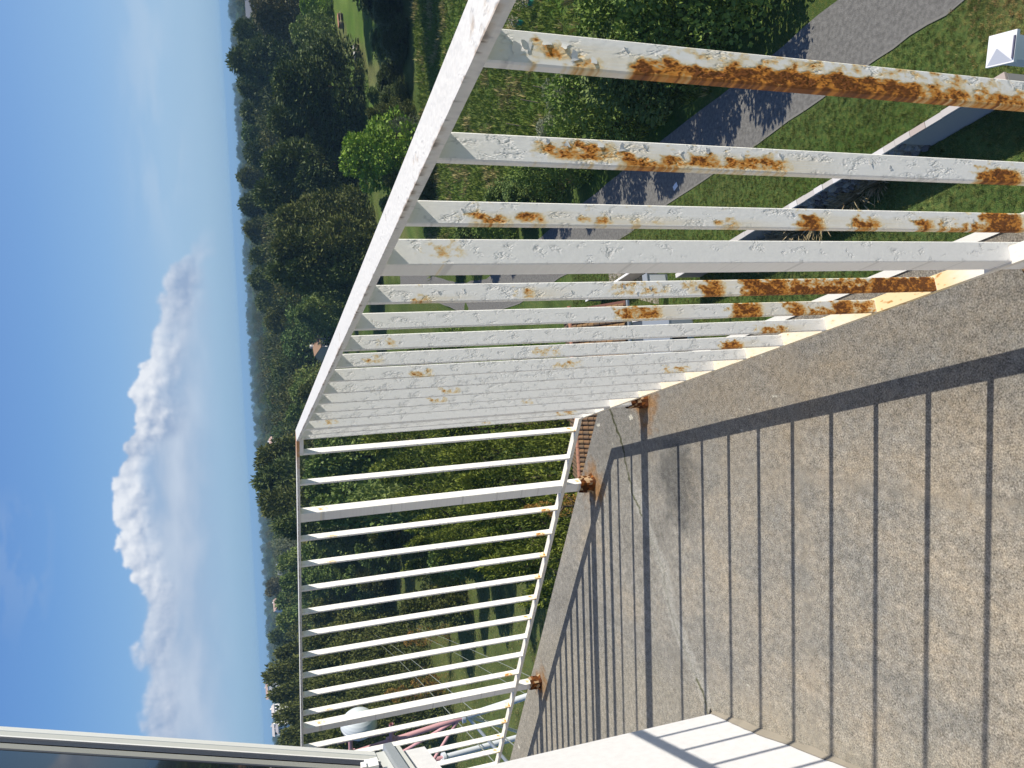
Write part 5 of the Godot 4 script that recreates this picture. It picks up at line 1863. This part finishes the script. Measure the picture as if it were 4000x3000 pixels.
# ---------------------------------------------------------------- houses far off
func far_houses() -> Array:
	# x, z, floor y, width, depth, wall height, roof rise, turn, roof colour, label
	return [
		[-142.5, -395.1, -5.4, 6.5, 5.0, 4.2, 0.9, 0.3, 0, "white villa with pale red roof standing above the trees on the left skyline"],
		[-137.2, -354.4, -5.6, 5.0, 4.0, 2.6, 1.0, 0.9, 3, "white house in the small cluster below the skyline villa, right one"],
		[-133.8, -330.2, -6.4, 4.6, 4.0, 2.6, 0.9, -0.4, 3, "white house in the small cluster below the skyline villa, lowest one"],
		[-151.3, -370.3, -5.0, 5.0, 4.0, 2.2, 0.9, 0.2, 3, "white house in the small cluster below the skyline villa, topmost one"],
		[9.9, -169.7, -17.6, 4.4, 4.6, 3.0, 1.3, 0.9, 2, "white gabled house with brown roof just past the hand rail"],
		[-23.8, -419.3, -14.4, 7.0, 5.0, 3.4, 1.6, 0.8, 0, "tiny white house among trees above the railing corner"],
		[-86.7, -411.0, -14.6, 6.0, 5.0, 3.4, 1.6, 0.1, 1, "tiny white house far off left of the corner, nearest to it"],
		[-129.4, -503.7, -13.6, 7.0, 6.0, 3.6, 1.8, 0.6, 0, "tiny white house near the horizon left of the corner"],
		[-116.5, -413.9, -15.4, 6.0, 5.0, 3.6, 1.6, 0.4, 1, "tiny white house halfway between the corner and the villa"],
		[-77.9, -289.7, -15.0, 5.0, 4.5, 3.0, 1.4, 0.9, 2, "small pale house with brown roof half hidden above the hand rail"],
		[145.3, -296.3, -13.5, 9.0, 6.0, 4.2, 2.0, -0.3, 1, "white gabled house between trees at the right edge"],
		[112.1, -223.5, -23.0, 8.0, 6.0, 3.0, 1.6, -0.5, 1, "grey white house half hidden by trees at the right edge, lower one"],
	]


func make_far_houses() -> void:
	var list := far_houses()
	var roofs := [mat(lin(0.42, 0.29, 0.24), 0.9), mat(lin(0.16, 0.17, 0.19), 0.8), mat(lin(0.24, 0.15, 0.10), 0.9), mat(lin(0.50, 0.46, 0.44), 0.9)]
	for h in list:
		var y: float = h[2]
		var g := ground_y(h[0], h[1])
		var t := thing("house", h[9], "house", Vector3(h[0], g, h[1]), h[7])
		var base := y - g
		var w: float = h[3]
		var d: float = h[4]
		var wb := Build.new()
		wb.block(Vector3(0, (base + h[5]) / 2, 0), Vector3(w, base + h[5], d))
		var top: float = base + h[5]
		for s in [-1.0, 1.0]:
			var q := [Vector3(s * w / 2, top, d / 2), Vector3(s * w / 2, top, -d / 2), Vector3(s * w / 2, top + h[6], 0)]
			if s > 0:
				wb.tri(q[0], q[1], q[2])
			else:
				wb.tri(q[1], q[0], q[2])
		obj("wall", wb, M.white, t)
		var rb := Build.new()
		var e := 0.3
		rb.quad(Vector3(-w / 2 - e, top - 0.1, d / 2 + e), Vector3(w / 2 + e, top - 0.1, d / 2 + e), Vector3(w / 2 + e, top + h[6] + 0.06, 0), Vector3(-w / 2 - e, top + h[6] + 0.06, 0))
		rb.quad(Vector3(w / 2 + e, top - 0.1, -d / 2 - e), Vector3(-w / 2 - e, top - 0.1, -d / 2 - e), Vector3(-w / 2 - e, top + h[6] + 0.06, 0), Vector3(w / 2 + e, top + h[6] + 0.06, 0))
		var ro := obj("roof", rb, roofs[h[8]], t)
		var ch := Build.new()
		ch.block(Vector3(w * 0.3, top + h[6], 0), Vector3(0.6, 1.2, 0.6))
		obj("chimney", ch, M.white, ro)
		for k in 3:
			for row in (2 if h[5] > 5.0 else 1):
				var wn := Build.new()
				wn.block(Vector3(-w * 0.3 + k * w * 0.3, base + 1.5 + row * 2.6, d / 2 + 0.02), Vector3(0.9, 1.3, 0.08))
				obj("window", wn, M.pane, t)


# ---------------------------------------------------------------- stakes, young trees, picnic bench, litter on the road
func make_small_things() -> void:
	var guards := [[22.7, -44.95, "staked sapling with green tie nearest the hand rail"], [22.99, -43.0, "staked sapling with green tie at the right edge"], [21.4, -46.4, "small staked sapling left of the green tied pair"]]
	for g in guards:
		var t := thing("staked_sapling", g[2] + " in the rough meadow", "sapling", Vector3(g[0], GROUND, g[1]), rng.randf(), "young trees in the rough meadow")
		var st := Build.new()
		st.tube(PackedVector3Array([Vector3(0.15, 0, 0), Vector3(0.15, 1.3, 0)]), 0.03, 6)
		obj("stake", st, M.wood, t)
		var lv := Build.new()
		for k in 90:
			var d := Vector3(rng.randfn(), rng.randfn(), rng.randfn()).normalized()
			lv.tint = Color(0.30, 0.28, 0.20).lerp(Color(0.16, 0.18, 0.08), rng.randf())
			lv.leaf(Vector3(0, 0.85, 0) + d * rng.randf() * 0.4, d, d.cross(Vector3.UP).normalized(), 0.16, 0.08)
		obj("leaves", lv, M.leaf, t)
		var gd := Build.new()
		gd.tube(PackedVector3Array([Vector3(0, 0, 0), Vector3(0, 0.42, 0)]), 0.17, 10, false)
		var gm: StandardMaterial3D = M.green_plastic
		gm.cull_mode = BaseMaterial3D.CULL_DISABLED
		obj("green_guard", gd, gm, t)
		var hoop := Build.new()
		var ring := PackedVector3Array()
		for k in 13:
			ring.append(Vector3(-0.1 + cos(TAU * k / 12.0) * 0.38, 0.5 + sin(TAU * k / 12.0) * 0.38, 0.05))
		hoop.tube(ring, 0.014, 5)
		obj("hoop", hoop, M.cable, t)
	var stakes := [[17.0, -41.1, "nearest"], [17.0, -43.2, "second"], [16.5, -46.0, "third"], [17.6, -38.6, "leaning"]]
	for s in stakes:
		var b := Build.new()
		b.tube(PackedVector3Array([Vector3.ZERO, Vector3(0.12, 1.25, 0.05)]), 0.028, 6)
		var o := obj("wooden_stake", b, M.wood)
		o.position = Vector3(s[0], GROUND, s[1])
		tag(o, s[2] + " thin wooden stake standing in the rough meadow beside the grey shrubs", "stake", "stakes in the rough meadow")
	for p in [[47.8, -107.9, 0.5, "white topped picnic bench in the sunny clearing"], [58.7, -121.6, 0.2, "reddish picnic bench further back in the sunny clearing"]]:
		var t := thing("picnic_bench", p[3], "bench", Vector3(p[0], GROUND, p[1]), p[2])
		var tb := Build.new()
		tb.block(Vector3(0, 0.74, 0), Vector3(2.2, 0.07, 0.8))
		obj("tabletop", tb, M.white if p[2] > 0.3 else M.mortar_ridge, t)
		for s in [-0.75, 0.75]:
			var sb := Build.new()
			sb.block(Vector3(0, 0.45, s), Vector3(2.2, 0.06, 0.3))
			obj("seat", sb, M.wood, t)
			var lb := Build.new()
			lb.block(Vector3(s, 0.36, 0), Vector3(0.1, 0.72, 1.6))
			obj("leg", lb, M.wood, t)
	var sc := Build.new()
	sc.block(Vector3.ZERO, Vector3(0.22, 0.01, 0.34), 0.4)
	var so := obj("paper_scrap", sc, M.white)
	so.position = Vector3(8.05, GROUND + 0.035, -28.6)
	tag(so, "scrap of white paper lying on the grey lane", "litter")
